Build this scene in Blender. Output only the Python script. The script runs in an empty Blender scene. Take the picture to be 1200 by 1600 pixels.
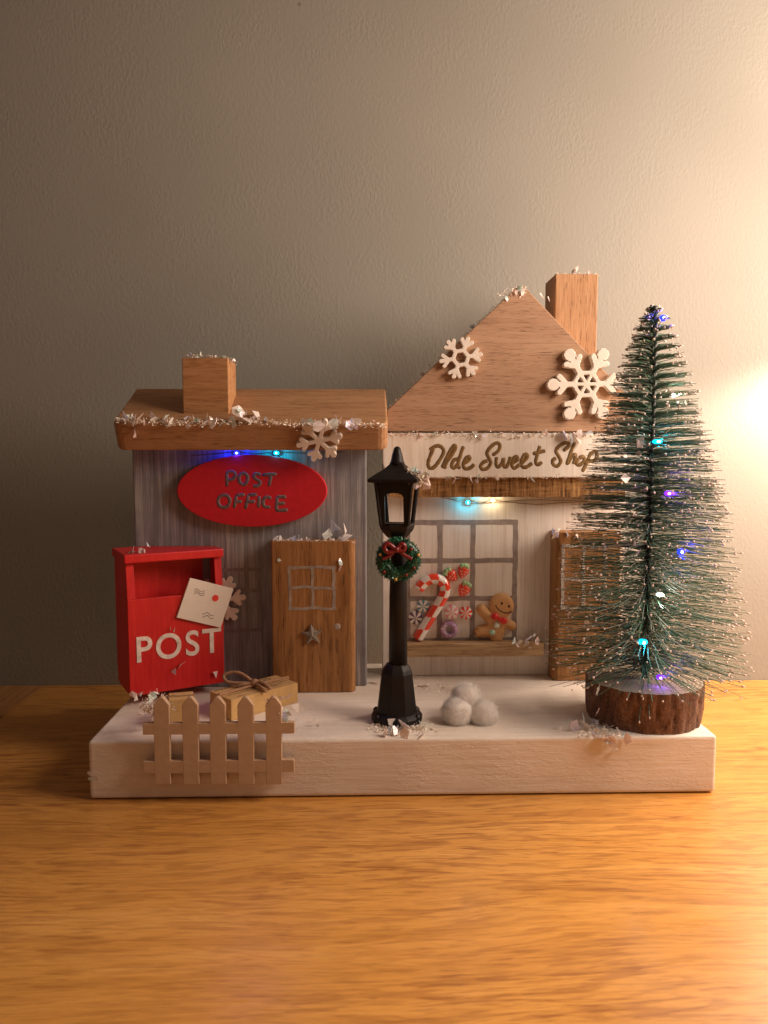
import bpy, math, random
from mathutils import Vector, Matrix, Euler, noise
random.seed(7)
rnd = random.random
def ru(a, b): return a + (b - a) * random.random()
PI = math.pi
S = 0.01                       # all lengths below are in centimetres; objects are built in metres
SC = bpy.context.scene
COL = SC.collection

# ------------------------------------------------------------------ camera
PITCH, YAW = math.radians(4.76), math.radians(1.4)
CAM = Vector((0, -36.6, 17.165))
cd = bpy.data.cameras.new("camera"); cam = bpy.data.objects.new("camera", cd); COL.objects.link(cam)
cam.location = CAM * S
cam.rotation_euler = (PI / 2 - PITCH, 0, -YAW)
cd.sensor_fit = 'VERTICAL'; cd.sensor_height = 36; cd.lens = 27
cd.clip_start = 0.01; cd.clip_end = 50
cd.dof.use_dof = True; cd.dof.focus_distance = 0.43; cd.dof.aperture_fstop = 20
SC.camera = cam
ROT = Euler((PI / 2 - PITCH, 0, -YAW)).to_matrix()
def ray(px, py): return ROT @ Vector(((px - 600) / 1200, -(py - 800) / 1200, -1))
def U(px, py, y=None, z=None, pl=None):
    """the point of a known plane (y=, z= or (point, normal)) that the photograph shows at px, py"""
    d = ray(px, py)
    if pl: t = (pl[0] - CAM).dot(pl[1]) / d.dot(pl[1])
    else: t = (y - CAM.y) / d.y if y is not None else (z - CAM.z) / d.z
    return CAM + d * t

# ------------------------------------------------------------------ world, lamps, exposure
w = bpy.data.worlds.new("World"); SC.world = w; w.use_nodes = True
w.node_tree.nodes['Background'].inputs[0].default_value = (1.0, 0.62, 0.43, 1)
w.node_tree.nodes['Background'].inputs[1].default_value = 0.135
SC.view_settings.view_transform = 'Standard'; SC.view_settings.look = 'None'
SC.view_settings.exposure = 0; SC.view_settings.gamma = 1
SC.cycles.use_denoising = True
SC.cycles.max_bounces = 8; SC.cycles.transparent_max_bounces = 12
SC.cycles.sample_clamp_indirect = 4
LAMP = Vector((53, 6, 28))
LCOL = (1.0, 0.785, 0.64)
def lamp(kind, name, loc, power, col, radius, rot=None, angle=None, blend=None):
    l = bpy.data.lights.new(name, kind); l.energy = power; l.color = col; l.shadow_soft_size = radius * S
    if angle: l.spot_size = math.radians(angle); l.spot_blend = blend
    o = bpy.data.objects.new(name, l); COL.objects.link(o); o.location = Vector(loc) * S
    if rot: o.rotation_euler = rot
    return o
lamp('SPOT', 'lamp_light_down', (33.5, 13.4, 24.0), 1.9, LCOL, 1.8, (0, 0, 0), 158, 0.3)
lamp('SPOT', 'lamp_light_up', LAMP + Vector((-5, 4, 2)), 6.0, LCOL, 2.5, (PI, 0, 0), 136, 0.4)
lamp('POINT', 'lamp_light_shade', LAMP, 11.2, LCOL, 10)
lamp('POINT', 'front_fill_light', (34, -10, 34), 7.1, LCOL, 10)  # added fill from front right, lifts the house fronts and base top

# ------------------------------------------------------------------ node helpers
class NT:
    def __init__(s, name):
        s.m = bpy.data.materials.new(name); s.m.use_nodes = True
        s.t = s.m.node_tree; s.b = s.t.nodes['Principled BSDF']; s.out = s.t.nodes['Material Output']
    def n(s, typ, **kw):
        nd = s.t.nodes.new(typ)
        for k, v in kw.items():
            if k in nd.inputs.keys(): s.set(nd, k, v)
            else: setattr(nd, k, v)
        return nd
    def set(s, nd, k, v):
        if isinstance(v, bpy.types.NodeSocket): s.t.links.new(v, nd.inputs[k])
        else: nd.inputs[k].default_value = v
    def P(s, **kw):
        for k, v in kw.items(): s.set(s.b, k.replace('_', ' '), v)
    def co(s, scale=(1, 1, 1), rot=(0, 0, 0), loc=(0, 0, 0)):
        tc = s.n('ShaderNodeTexCoord')
        mp = s.n('ShaderNodeMapping', Vector=tc.outputs['Object'], Scale=tuple(100 * x for x in scale), Rotation=rot, Location=loc)
        return mp.outputs[0]
    def noise(s, vec, scale, detail=4, rough=.55, dist=0):
        nd = s.n('ShaderNodeTexNoise', Vector=vec, Scale=scale, Detail=detail, Roughness=rough, Distortion=dist)
        return nd.outputs['Fac']
    def ramp(s, fac, stops):
        nd = s.n('ShaderNodeValToRGB', Fac=fac); cr = nd.color_ramp
        while len(cr.elements) < len(stops): cr.elements.new(.5)
        for e, (p, c) in zip(cr.elements, stops):
            e.position = p; e.color = (c if isinstance(c, tuple) else (c, c, c)) + (1,)
        return nd.outputs[0]
    def math(s, op, a, b=0.0, c=None):
        nd = s.n('ShaderNodeMath', operation=op); s.set(nd, 0, a); s.set(nd, 1, b)
        if c is not None: s.set(nd, 2, c)
        return nd.outputs[0]
    def mix(s, fac, a, b, mode='MIX'):
        nd = s.n('ShaderNodeMix', data_type='RGBA', blend_type=mode)
        for k, v in ((0, fac), (6, a), (7, b)):
            if isinstance(v, tuple) and len(v) == 3: v = v + (1,)
            if isinstance(v, bpy.types.NodeSocket): s.t.links.new(v, nd.inputs[k])
            else: nd.inputs[k].default_value = v
        return nd.outputs[2]
    def bump(s, h, strength=.3, dist=.02, prev=None):
        nd = s.n('ShaderNodeBump', Height=h, Strength=strength, Distance=dist * S)
        if prev: s.set(nd, 'Normal', prev)
        return nd.outputs[0]

def plain(name, col, rough=.5, var=.12, bump=.15, bscale=25, spec=.4, coat=0):
    t = NT(name); c = t.co()
    n1 = t.noise(c, 3.0, 4); n2 = t.noise(c, bscale, 3)
    dk = tuple(x * (1 - var) for x in col); lt = tuple(min(1, x * (1 + var)) for x in col)
    t.P(Base_Color=t.ramp(n1, [(.3, dk), (.7, lt)]), Roughness=rough, Specular_IOR_Level=spec)
    if coat: t.P(Coat_Weight=coat, Coat_Roughness=.12)
    if bump: t.P(Normal=t.bump(n2, bump, .03))
    return t.m

def oak(name, dark, mid, light, axis, freq=1.0, figure=1.0, pores=.7, rough=.45, bump=.35, spec=.35, off=(0, 0, 0)):
    """oak with grain along one axis: streaks, figured rings and short dark pores"""
    t = NT(name)
    st = [1.0, 1.0, 1.0]; st[axis] = .075
    sp = [1.0, 1.0, 1.0]; sp[axis] = .055
    c = t.co(tuple(st), loc=off); cp = t.co(tuple(sp), loc=off)
    broad = t.noise(c, .55 * freq, 3, .5, .6)
    streak = t.noise(c, 2.6 * freq, 6, .6, .8)
    fine = t.noise(cp, 9 * freq, 4, .6)
    pore = t.noise(cp, 17 * freq, 2, .5)
    warp = t.noise(c, .8 * freq, 2, .5)
    ring = t.math('SINE', t.math('MULTIPLY', t.math('ADD', t.math('MULTIPLY', warp, 1.0), t.math('MULTIPLY', broad, .8)), 42.0))
    fac = t.math('ADD', t.math('ADD', t.math('MULTIPLY', streak, .62), t.math('MULTIPLY', broad, .25)),
                 t.math('ADD', t.math('MULTIPLY', fine, .18), t.math('MULTIPLY', ring, .055 * figure)))
    col = t.ramp(fac, [(.30, dark), (.52, mid), (.74, light)])
    pm = t.ramp(pore, [(.56, 0.0), (.66, 1.0)])
    band = t.ramp(streak, [(.42, 1.0), (.58, .25)])
    pf = t.math('MULTIPLY', t.math('MULTIPLY', pm, band), pores)
    col = t.mix(pf, col, tuple(x * .42 for x in dark))
    t.P(Base_Color=col, Roughness=rough, Specular_IOR_Level=spec)
    h = t.math('SUBTRACT', t.math('MULTIPLY', fine, .5), t.math('MULTIPLY', pf, .9))
    t.P(Normal=t.bump(h, bump, .03))
    return t.m

def painted(name, dark, mid, light, axis, scale=3.2, bump=.5, rough=.6, lines=.0, stretch=.03, spec=.3, dist=.035):
    """brushed paint over wood, streaks along one axis"""
    t = NT(name); st = [1.0, 1.0, 1.0]; st[axis] = stretch
    c = t.co(tuple(st)); n1 = t.noise(c, scale, 5, .65); n2 = t.noise(c, scale * 3.2, 4, .6); n3 = t.noise(t.co(), .8, 3)
    f = t.math('ADD', t.math('MULTIPLY', n1, .55), t.math('ADD', t.math('MULTIPLY', n2, .3), t.math('MULTIPLY', n3, .15)))
    col = t.ramp(f, [(.38, dark), (.5, mid), (.62, light)])
    if lines:
        lm = t.ramp(n2, [(.30, 1.0), (.37, 0.0)])
        col = t.mix(t.math('MULTIPLY', lm, lines), col, tuple(x * .35 for x in dark))
    t.P(Base_Color=col, Roughness=rough, Specular_IOR_Level=spec, Normal=t.bump(f, bump, dist))
    return t.m

def emit(name, col, strength):
    t = NT(name)
    t.P(Base_Color=col + (1,), Emission_Color=col + (1,), Emission_Strength=strength, Roughness=.2)
    return t.m

# ------------------------------------------------------------------ materials
M = {}
def wall_mat():
    t = NT('wall_paint'); c = t.co()
    cs = t.co((1.0, 1.0, .62))
    n1 = t.noise(c, .05, 3); stip = t.noise(cs, 5.0, 2, .5, .3); stip2 = t.noise(cs, 11.0, 2, .5)
    col = t.ramp(n1, [(.3, (.275, .266, .228)), (.7, (.31, .30, .258))])
    fleck = t.n('ShaderNodeTexVoronoi', Vector=c, Scale=.085, feature='F1'); 
    fm = t.ramp(fleck.outputs['Distance'], [(.012, 1.0), (.02, 0.0)])
    col = t.mix(fm, col, (.16, .09, .045))
    h = t.math('MULTIPLY', t.math('ADD', t.ramp(stip, [(.38, 0.0), (.66, 1.0)]), t.math('MULTIPLY', stip2, .5)), t.ramp(t.noise(c, .35, 3), [(.35, .35), (.65, 1.25)]))
    t.P(Base_Color=col, Roughness=.55, Specular_IOR_Level=.3, Normal=t.bump(h, .30, .025))
    return t.m
M['wall'] = wall_mat()
def table_mat():
    t = NT('oak_table')
    tc = t.n('ShaderNodeTexCoord')
    w0 = t.n('ShaderNodeMapping', Vector=tc.outputs['Object'], Scale=(4.5, 9, 9))
    wn = t.n('ShaderNodeTexNoise', Vector=w0.outputs[0], Scale=1.0, Detail=2.0)
    wv = t.n('ShaderNodeVectorMath', operation='SUBTRACT'); t.t.links.new(wn.outputs['Color'], wv.inputs[0]); wv.inputs[1].default_value = (.5, .5, .5)
    ws = t.n('ShaderNodeVectorMath', operation='MULTIPLY'); t.t.links.new(wv.outputs[0], ws.inputs[0]); ws.inputs[1].default_value = (0, .035, 0)
    wa = t.n('ShaderNodeVectorMath', operation='ADD'); t.t.links.new(tc.outputs['Object'], wa.inputs[0]); t.t.links.new(ws.outputs[0], wa.inputs[1])
    def cc(sx): return t.n('ShaderNodeMapping', Vector=wa.outputs[0], Scale=(100*sx, 100, 100)).outputs[0]
    c, cm, cf, c0 = cc(.10), cc(.06), cc(.045), cc(.35)
    lines = t.ramp(t.noise(cc(.115), 2.9, 2, .5, .9), [(.49, 0.0), (.60, 1.0)])
    lines2 = t.ramp(t.noise(c, 6.5, 2, .5, .6), [(.52, 0.0), (.62, 1.0)])
    fine = t.noise(cf, 10, 3, .6); broad = t.noise(c0, .14, 3, .5, .5); tone = t.noise(cm, .6, 3, .5, .6)
    mask = t.ramp(broad, [(.38, .45), (.60, 1.0)])
    f = t.math('ADD', t.math('MULTIPLY', tone, .6), t.math('MULTIPLY', fine, .4))
    col = t.ramp(f, [(.34, (.50, .225, .046)), (.50, (.62, .29, .062)), (.66, (.70, .355, .092))])
    lf = t.math('MULTIPLY', t.math('ADD', t.math('MULTIPLY', lines, .55), t.math('MULTIPLY', lines2, .40)), mask)
    col = t.mix(lf, col, (.30, .110, .024))
    pore = t.ramp(t.noise(cf, 19, 2, .5), [(.58, 0.0), (.66, 1.0)])
    pf = t.math('MULTIPLY', pore, .35)
    col = t.mix(pf, col, (.22, .08, .02))
    sm = t.noise(c0, .35, 4, .6)
    h = t.math('SUBTRACT', t.math('MULTIPLY', fine, .4), t.math('ADD', t.math('MULTIPLY', lf, .4), t.math('MULTIPLY', pf, .8)))
    t.P(Base_Color=col, Roughness=t.ramp(sm, [(.3, .24), (.7, .40)]), Specular_IOR_Level=.5, Normal=t.bump(h, .3, .03))
    return t.m
M['table'] = table_mat()
M['table_end'] = oak('oak_table_end', (.30, .125, .034), (.45, .21, .065), (.56, .30, .105), 1, .75, 1.2, .8, .32, .18, .5)
M['oak_x'] = oak('oak_across', (.30, .145, .062), (.40, .21, .10), (.48, .27, .135), 0, 1.6, .6, .75, .55, .5, .25)
M['oak_gable'] = oak('oak_gable', (.34, .19, .11), (.41, .245, .148), (.47, .30, .188), 0, 1.5, .5, .95, .6, .5, .2, (3, 7, 1))
M['oak_z'] = oak('oak_upright', (.21, .088, .030), (.345, .16, .056), (.45, .232, .092), 2, 1.15, 1.0, .8, .5, .5, .25)
M['oak_chimney'] = oak('oak_chimney', (.36, .18, .085), (.47, .26, .13), (.56, .33, .18), 2, 1.5, .8, .9, .6, .6, .2, (1, 2, 9))
M['oak_small'] = oak('oak_small_chimney', (.30, .135, .055), (.42, .205, .085), (.52, .28, .13), 0, 1.7, 1.2, .6, .55, .5, .25, (2, 5, 3))
M['sill'] = oak('sill_wood', (.34, .20, .10), (.52, .34, .18), (.62, .43, .25), 0, 1.5, 1.2, .9, .65, .7, .2)
M['rough'] = None
def rough_mat():
    t = NT('rough_sawn_wood')
    c = t.co((1, 1, .10)); c2 = t.co((.10, 1, 1)); c3 = t.co()
    v = t.noise(c, 7, 4, .65); hz = t.noise(c2, 6, 4, .65); b = t.noise(c3, .9, 3)
    f = t.math('ADD', t.math('MULTIPLY', v, .5), t.math('ADD', t.math('MULTIPLY', hz, .32), t.math('MULTIPLY', b, .18)))
    col = t.ramp(f, [(.40, (.09, .042, .016)), (.49, (.27, .135, .05)), (.60, (.46, .265, .11))])
    t.P(Base_Color=col, Roughness=.8, Specular_IOR_Level=.15, Normal=t.bump(f, .9, .09))
    return t.m
M['rough'] = rough_mat()
M['base'] = None
def base_mat():
    t = NT('white_base_paint')
    c = t.co((.38, .6, 1.0)); c1 = t.co((.05, 1, 1)); c0 = t.co()
    n1 = t.noise(c, 5.2, 5, .65, .5); n2 = t.noise(c1, 4.5, 4, .6); n3 = t.noise(c0, .22, 3)
    col = t.ramp(n3, [(.35, (.74, .64, .545)), (.65, (.82, .73, .63))])
    col = t.mix(t.ramp(n2, [(.30, .5), (.45, 0.0)]), col, (.56, .45, .35))
    patch = t.ramp(t.noise(c0, .28, 2), [(.38, .15), (.62, 1.0)])
    h = t.math('ADD', t.math('MULTIPLY', t.math('MULTIPLY', n1, patch), 1.2), t.math('MULTIPLY', n2, .6))
    t.P(Base_Color=col, Roughness=.5, Specular_IOR_Level=.35, Normal=t.bump(h, .62, .07))
    return t.m
M['base'] = base_mat()
M['grey'] = painted('grey_brushed_paint', (.165, .152, .160), (.245, .232, .24), (.40, .385, .385), 2, 5.2, .7, .6, .45)
M['white'] = painted('white_brushed_paint', (.72, .64, .56), (.86, .79, .71), (.90, .85, .78), 2, 3.6, .55, .6, .12)
M['signwhite'] = painted('sign_white_paint', (.72, .63, .53), (.82, .75, .66), (.87, .81, .73), 2, 3.0, .4, .6, .08, .06)
M['red'] = painted('red_paint', (.50, .012, .012), (.57, .017, .016), (.64, .026, .022), 2, 3.0, .35, .42, 0, .08, .4)
M['redsign'] = plain('red_sign_paint', (.52, .014, .022), .6, .08, .15, 20, .25)
M['mdf'] = plain('bare_fibreboard', (.52, .355, .225), .75, .06, .2, 40, .15)
M['mdfwhite'] = plain('pale_fibreboard', (.78, .70, .61), .7, .07, .35, 40, .2)
M['mdfdull'] = plain('dulled_fibreboard', (.74, .63, .53), .7, .07, .35, 40, .2)  # pale board dulled; puts shade into the half-hidden wall snowflake's colour
M['card'] = plain('kraft_card', (.56, .345, .14), .7, .08, .2, 30, .2)
M['twine'] = plain('brown_twine', (.42, .235, .13), .8, .2, .6, 60, .15)
M['ink'] = plain('dark_ink', (.07, .04, .025), .7, .1, 0)
M['envelope'] = plain('cream_card', (.74, .65, .55), .7, .03, .12, 30, .2)
M['greymark'] = plain('grey_marker', (.34, .285, .26), .6, .2, .2, 20, .3)
M['silvermark'] = plain('silver_marker', (.135, .085, .075), .6, .3, .4, 40, .5)
M['copper'] = plain('faint_copper_marker', (.225, .19, .19), .6, .2, .3, 30, .3)
M['gold'] = plain('gold_brown_pen', (.20, .115, .036), .5, .3, .3, 25, .4)
M['whiteletter'] = plain('white_letter_paint', (.78, .66, .58), .7, .2, .6, 26, .2)
M['black'] = plain('black_plastic', (.014, .011, .010), .45, .2, .08, 20, .25)
M['silverdoor'] = plain('pale_silver_marker', (.36, .29, .235), .5, .25, .4, 40, .4)
M['glitter'] = None
def glitter_mat(name, base, hi):
    t = NT(name); c = t.co(); v = t.n('ShaderNodeTexVoronoi', Vector=c, Scale=42.0)
    t.P(Base_Color=t.mix(t.ramp(t.noise(c, 60, 1), [(.5, 0.0), (.62, 1.0)]), base, hi), Roughness=.35, Metallic=.55)
    nm = t.n('ShaderNodeBump', Height=v.outputs['Color'], Strength=.8, Distance=.0006)
    t.P(Normal=nm.outputs[0]); return t.m
M['glitter'] = glitter_mat('silver_glitter', (.20, .16, .13), (.62, .52, .42))
M['candyred'] = plain('red_candy_glaze', (.90, .06, .02), .16, .1, .1, 18, .6, .6)
M['candywhite'] = plain('white_candy_glaze', (.92, .86, .80), .2, .05, .05, 18, .6, .6)
M['candyblue'] = plain('teal_candy_glaze', (.16, .34, .40), .22, .1, .05, 18, .6, .5)
M['candyplum'] = plain('plum_candy_glaze', (.17, .085, .13), .22, .1, .05, 18, .6, .5)
M['candypink'] = plain('pink_candy_glaze', (.86, .38, .42), .22, .1, .05, 18, .6, .5)
M['lilac'] = plain('lilac_icing', (.48, .27, .50), .14, .25, .5, 9, .7, .7)
M['leaf'] = plain('mint_green_resin', (.42, .66, .34), .35, .1, .1, 20, .5)
M['mint'] = plain('mint_icing', (.50, .72, .55), .35, .06, .05, 20, .5)
M['mintpale'] = plain('pale_mint_icing', (.74, .78, .66), .35, .05, .05, 20, .5)
M['ginger'] = plain('gingerbread_resin', (.70, .39, .17), .6, .08, .25, 22, .3)
M['ribbon'] = plain('red_ribbon_resin', (.74, .035, .03), .35, .1, .1, 18, .5)
M['brownline'] = plain('brown_icing', (.075, .03, .012), .6, .1, 0)
M['wreath'] = plain('dark_green_tinsel', (.012, .075, .038), .3, .4, .2, 18, .6)
M['wreathlight'] = plain('bright_green_tinsel', (.05, .24, .13), .22, .3, .2, 18, .7)
M['darkred'] = plain('dark_red_satin', (.17, .008, .010), .3, .2, .1, 20, .6)
M['goldball'] = plain('gold_bead', (.60, .33, .07), .2, .1, 0, 10, .8)
M['wire'] = plain('dark_wire', (.040, .046, .042), .45, .2, .1, 30, .4)
M['copperwire'] = plain('thin_copper_wire', (.10, .055, .035), .35, .2, 0, 30, .6)
def bristle_mat():
    t = NT('green_bristle'); oi = t.n('ShaderNodeNewGeometry')
    col = t.ramp(oi.outputs['Random Per Island'], [(0, (.032, .075, .048)), (.45, (.066, .150, .098)), (.68, (.125, .24, .155)), (.78, (.32, .35, .29)), (1, (.46, .46, .38))])
    t.P(Base_Color=col, Roughness=.42, Specular_IOR_Level=.45); return t.m
M['bristle'] = bristle_mat()
M['frost'] = plain('white_flock', (.72, .60, .54), .8, .12, .4, 60, .15)
def bark_mat():
    t = NT('bark'); c = t.co((1, 1, .22)); c0 = t.co()
    n1 = t.noise(c, 2.2, 6, .65, .5); n2 = t.noise(c0, 7, 5, .65)
    f = t.math('ADD', t.math('MULTIPLY', n1, .65), t.math('MULTIPLY', n2, .35))
    t.P(Base_Color=t.ramp(f, [(.36, (.045, .024, .016)), (.5, (.16, .082, .052)), (.66, (.31, .185, .12))]), Roughness=.8,
        Specular_IOR_Level=.25, Normal=t.bump(f, .9, .12)); return t.m
M['bark'] = bark_mat()
def cut_mat():
    t = NT('cut_wood_end'); c = t.co()
    wv = t.n('ShaderNodeTexWave', Vector=c, Scale=1.6, Distortion=2.2, Detail=3.0, wave_type='RINGS', rings_direction='Z')
    n = t.noise(c, 5, 4); f = t.math('ADD', t.math('MULTIPLY', wv.outputs['Fac'], .35), t.math('MULTIPLY', n, .65))
    t.P(Base_Color=t.ramp(f, [(.3, (.30, .22, .155)), (.7, (.52, .41, .30))]), Roughness=.8, Normal=t.bump(f, .6, .04)); return t.m
M['cut'] = cut_mat()
def cotton_mat():
    t = NT('cotton_wool'); c = t.co()
    t.P(Base_Color=(.97, .93, .88, 1), Roughness=.95, Specular_IOR_Level=.05,
        Normal=t.bump(t.noise(c, 9, 6, .7, 1.5), .6, .08)); return t.m
M['cotton'] = cotton_mat()
def flake_mat():
    t = NT('iridescent_film'); oi = t.n('ShaderNodeObjectInfo')
    col = t.ramp(oi.outputs['Random'], [(0, (.92, .86, .80)), (.35, (.90, .83, .78)), (.55, (.92, .76, .72)), (.68, (.76, .76, .90)), (.80, (.74, .90, .82)), (1, (.95, .92, .88))])
    t.P(Base_Color=col, Roughness=.10, Specular_IOR_Level=.8, Alpha=.9, Thin_Film_Thickness=420.0, Thin_Film_IOR=1.6, Coat_Weight=.4, Coat_Roughness=.06)
    tr = t.n('ShaderNodeBsdfTranslucent', Color=col); mx = t.n('ShaderNodeMixShader', Fac=.35)
    t.t.links.new(t.b.outputs[0], mx.inputs[1]); t.t.links.new(tr.outputs[0], mx.inputs[2]); t.t.links.new(mx.outputs[0], t.out.inputs[0])
    return t.m
M['flake'] = flake_mat()
def fluff_mat():
    t = NT('dried_glue_fluff'); c = t.co()
    t.P(Base_Color=t.ramp(t.noise(c, 6, 3), [(.3, (.80, .68, .55)), (.7, (.90, .82, .74))]), Roughness=.5); return t.m
M['fluff'] = fluff_mat()
LED = {'blue': ((.008, .02, 1.0), 5.0), 'cyan': ((.0, .52, .80), 2.2), 'violet': ((.13, .015, 1.0), 3.5), 'white': ((1.0, .80, .46), 5.0), 'pale': ((.80, .92, .78), 1.6)}
for k, (c, s_) in LED.items():
    M['led_' + k] = emit('led_' + k, c, s_)
    M['core_' + k] = emit('led_core_' + k, tuple(min(1, x + .35) for x in c), s_ * 1.6 + 2)

# ------------------------------------------------------------------ mesh helpers
class MB:
    def __init__(s): s.v = []; s.f = []; s.mi = []
    def add(s, verts, faces, mi=0):
        o = len(s.v); s.v += [Vector(p) for p in verts]
        s.f += [tuple(i + o for i in f) for f in faces]; s.mi += [mi] * len(faces); return s
    def box(s, a, b, mi=0):
        x0, y0, z0 = a; x1, y1, z1 = b
        return s.add([(x0,y0,z0),(x1,y0,z0),(x1,y1,z0),(x0,y1,z0),(x0,y0,z1),(x1,y0,z1),(x1,y1,z1),(x0,y1,z1)],
                     [(0,3,2,1),(4,5,6,7),(0,1,5,4),(1,2,6,5),(2,3,7,6),(3,0,4,7)], mi)
    def prism(s, pts, d, mi=0):
        """closed outline pts (3-D) extruded by the vector d"""
        n = len(pts); d = Vector(d); pts = [Vector(p) for p in pts]
        nrm = sum(((pts[i] - pts[0]).cross(pts[(i + 1) % n] - pts[0]) for i in range(1, n)), Vector())
        if nrm.dot(d) > 0: pts.reverse()
        f = [tuple(range(n)), tuple(range(2 * n - 1, n - 1, -1))]
        f += [(i, i + n, (i + 1) % n + n, (i + 1) % n) for i in range(n)]
        return s.add(pts + [p + d for p in pts], f, mi)
    def loft(s, rings, cap=True, mi=None):
        n = len(rings[0]); o = len(s.v)
        for r in rings: s.v += [Vector(p) for p in r]
        for k in range(len(rings) - 1):
            for i in range(n):
                j = (i + 1) % n
                s.f.append((o + k*n + i, o + k*n + j, o + (k+1)*n + j, o + (k+1)*n + i))
                s.mi.append(mi(k, i) if mi else 0)
        if cap:
            s.f.append(tuple(o + i for i in range(n - 1, -1, -1))); s.mi.append(mi(0, 0) if mi else 0)
            s.f.append(tuple(o + (len(rings)-1)*n + i for i in range(n))); s.mi.append(mi(len(rings)-2, 0) if mi else 0)
        return s
    def poly_loft(s, c, secs, n, rot=0, cap=True):
        """secs: (z, r) sections of an n-gon around the vertical through c"""
        return s.loft([[(c[0] + r*math.cos(rot + 2*PI*i/n), c[1] + r*math.sin(rot + 2*PI*i/n), z) for i in range(n)] for z, r in secs], cap)
    def tube(s, pts, r, n=8, flat=None, mi=None, cap=True):
        """tube along pts; r number or list; flat=(normal, factor) squashes it along that normal"""
        pts = [Vector(p) for p in pts]; rings = []; k = len(pts); up = None
        for i, p in enumerate(pts):
            t = (pts[min(i + 1, k - 1)] - pts[max(i - 1, 0)]).normalized()
            if flat: b = Vector(flat[0]).normalized(); a = t.cross(b).normalized()
            else:
                if up is None: up = Vector((0, 0, 1)) if abs(t.z) < .9 else Vector((1, 0, 0))
                a = t.cross(up).normalized(); b = a.cross(t).normalized(); up = b
            rr = r[i] if isinstance(r, (list, tuple)) else r; fb = flat[1] if flat else 1
            rings.append([p + a * (rr*math.cos(2*PI*j/n)) + b * (rr*fb*math.sin(2*PI*j/n)) for j in range(n)])
        return s.loft(rings, cap, mi)
    def ball(s, c, r, n=12, m=8, mi=0, M3=None):
        c = Vector(c); r = Vector(r) if not isinstance(r, (int, float)) else Vector((r, r, r))
        vs = []; 
        for k in range(1, m):
            a = PI * k / m
            for i in range(n):
                v = Vector((r.x*math.sin(a)*math.cos(2*PI*i/n), r.y*math.sin(a)*math.sin(2*PI*i/n), r.z*math.cos(a)))
                vs.append(v)
        vs += [Vector((0, 0, r.z)), Vector((0, 0, -r.z))]
        if M3: vs = [M3 @ v for v in vs]
        f = []
        for k in range(m - 2):
            for i in range(n): j = (i+1) % n; f.append((k*n+i, (k+1)*n+i, (k+1)*n+j, k*n+j))
        T, B = len(vs) - 2, len(vs) - 1
        f += [(T, i, (i+1) % n) for i in range(n)] + [(B, (m-2)*n + (i+1) % n, (m-2)*n + i) for i in range(n)]
        return s.add([c + v for v in vs], f, mi)
    def build(s, name, mat, parent=None, smooth=False, bevel=0, seg=2, sub=0, origin=None):
        me = bpy.data.meshes.new(name); o = bpy.data.objects.new(name, me); COL.objects.link(o)
        base = Vector((0, 0, 0))
        if parent is not None:
            o.parent = parent; base = Vector(parent['_o'])
        elif origin is not None:
            base = Vector(origin); o.location = base * S
        o['_o'] = tuple(base)
        me.from_pydata([(p - base) * S for p in s.v], [], s.f)
        for m in (mat if isinstance(mat, (list, tuple)) else [mat]): me.materials.append(m)
        if isinstance(mat, (list, tuple)): me.polygons.foreach_set('material_index', s.mi)
        if smooth: me.polygons.foreach_set('use_smooth', [True] * len(me.polygons))
        me.update()
        if bevel:
            b = o.modifiers.new('bevel', 'BEVEL'); b.width = bevel * S; b.segments = seg; b.limit_method = 'ANGLE'; b.angle_limit = math.radians(35)
            b.harden_normals = False
        if sub: m = o.modifiers.new('sub', 'SUBSURF'); m.levels = sub; m.render_levels = sub
        return o

def thing(name, loc, label, cat, group=None):
    o = bpy.data.objects.new(name, None); COL.objects.link(o); o.empty_display_size = .005
    o.location = Vector(loc) * S; o['_o'] = tuple(loc); o['label'] = label; o['category'] = cat
    if group: o['group'] = group
    return o
def tag(o, label, cat, group=None, kind=None):
    if label: o['label'] = label
    if cat: o['category'] = cat
    if group: o['group'] = group
    if kind: o['kind'] = kind
    return o
def smooth_path(p, k=5, closed=False):
    p = [Vector(q) for q in p]; n = len(p); out = []
    if n < 3 and not closed: 
        return [p[0].lerp(p[1], i / k) for i in range(k + 1)]
    for i in range(n if closed else n - 1):
        a, b, c, d = (p[(i-1) % n], p[i], p[(i+1) % n], p[(i+2) % n]) if closed else (p[max(i-1, 0)], p[i], p[i+1], p[min(i+2, n-1)])
        for j in range(k):
            t = j / k
            out.append(.5 * ((2*b) + (c-a)*t + (2*a-5*b+4*c-d)*t*t + (3*b-a-3*c+d)*t**3))
    out.append(p[0] if closed else p[-1]); return out
def strokes(mb, lines, conv, nrm, width, high=.25, taper=True):
    """pen strokes given in picture points, laid as low rounded ridges on a plane"""
    for ln in lines:
        pts = smooth_path([conv(x, y) for x, y in ln], 5)
        rr = [width * (.62 if (taper and (i == 0 or i == len(pts)-1)) else ru(.9, 1.08)) for i in range(len(pts))]
        mb.tube(pts, rr, 6, (nrm, high))

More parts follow.
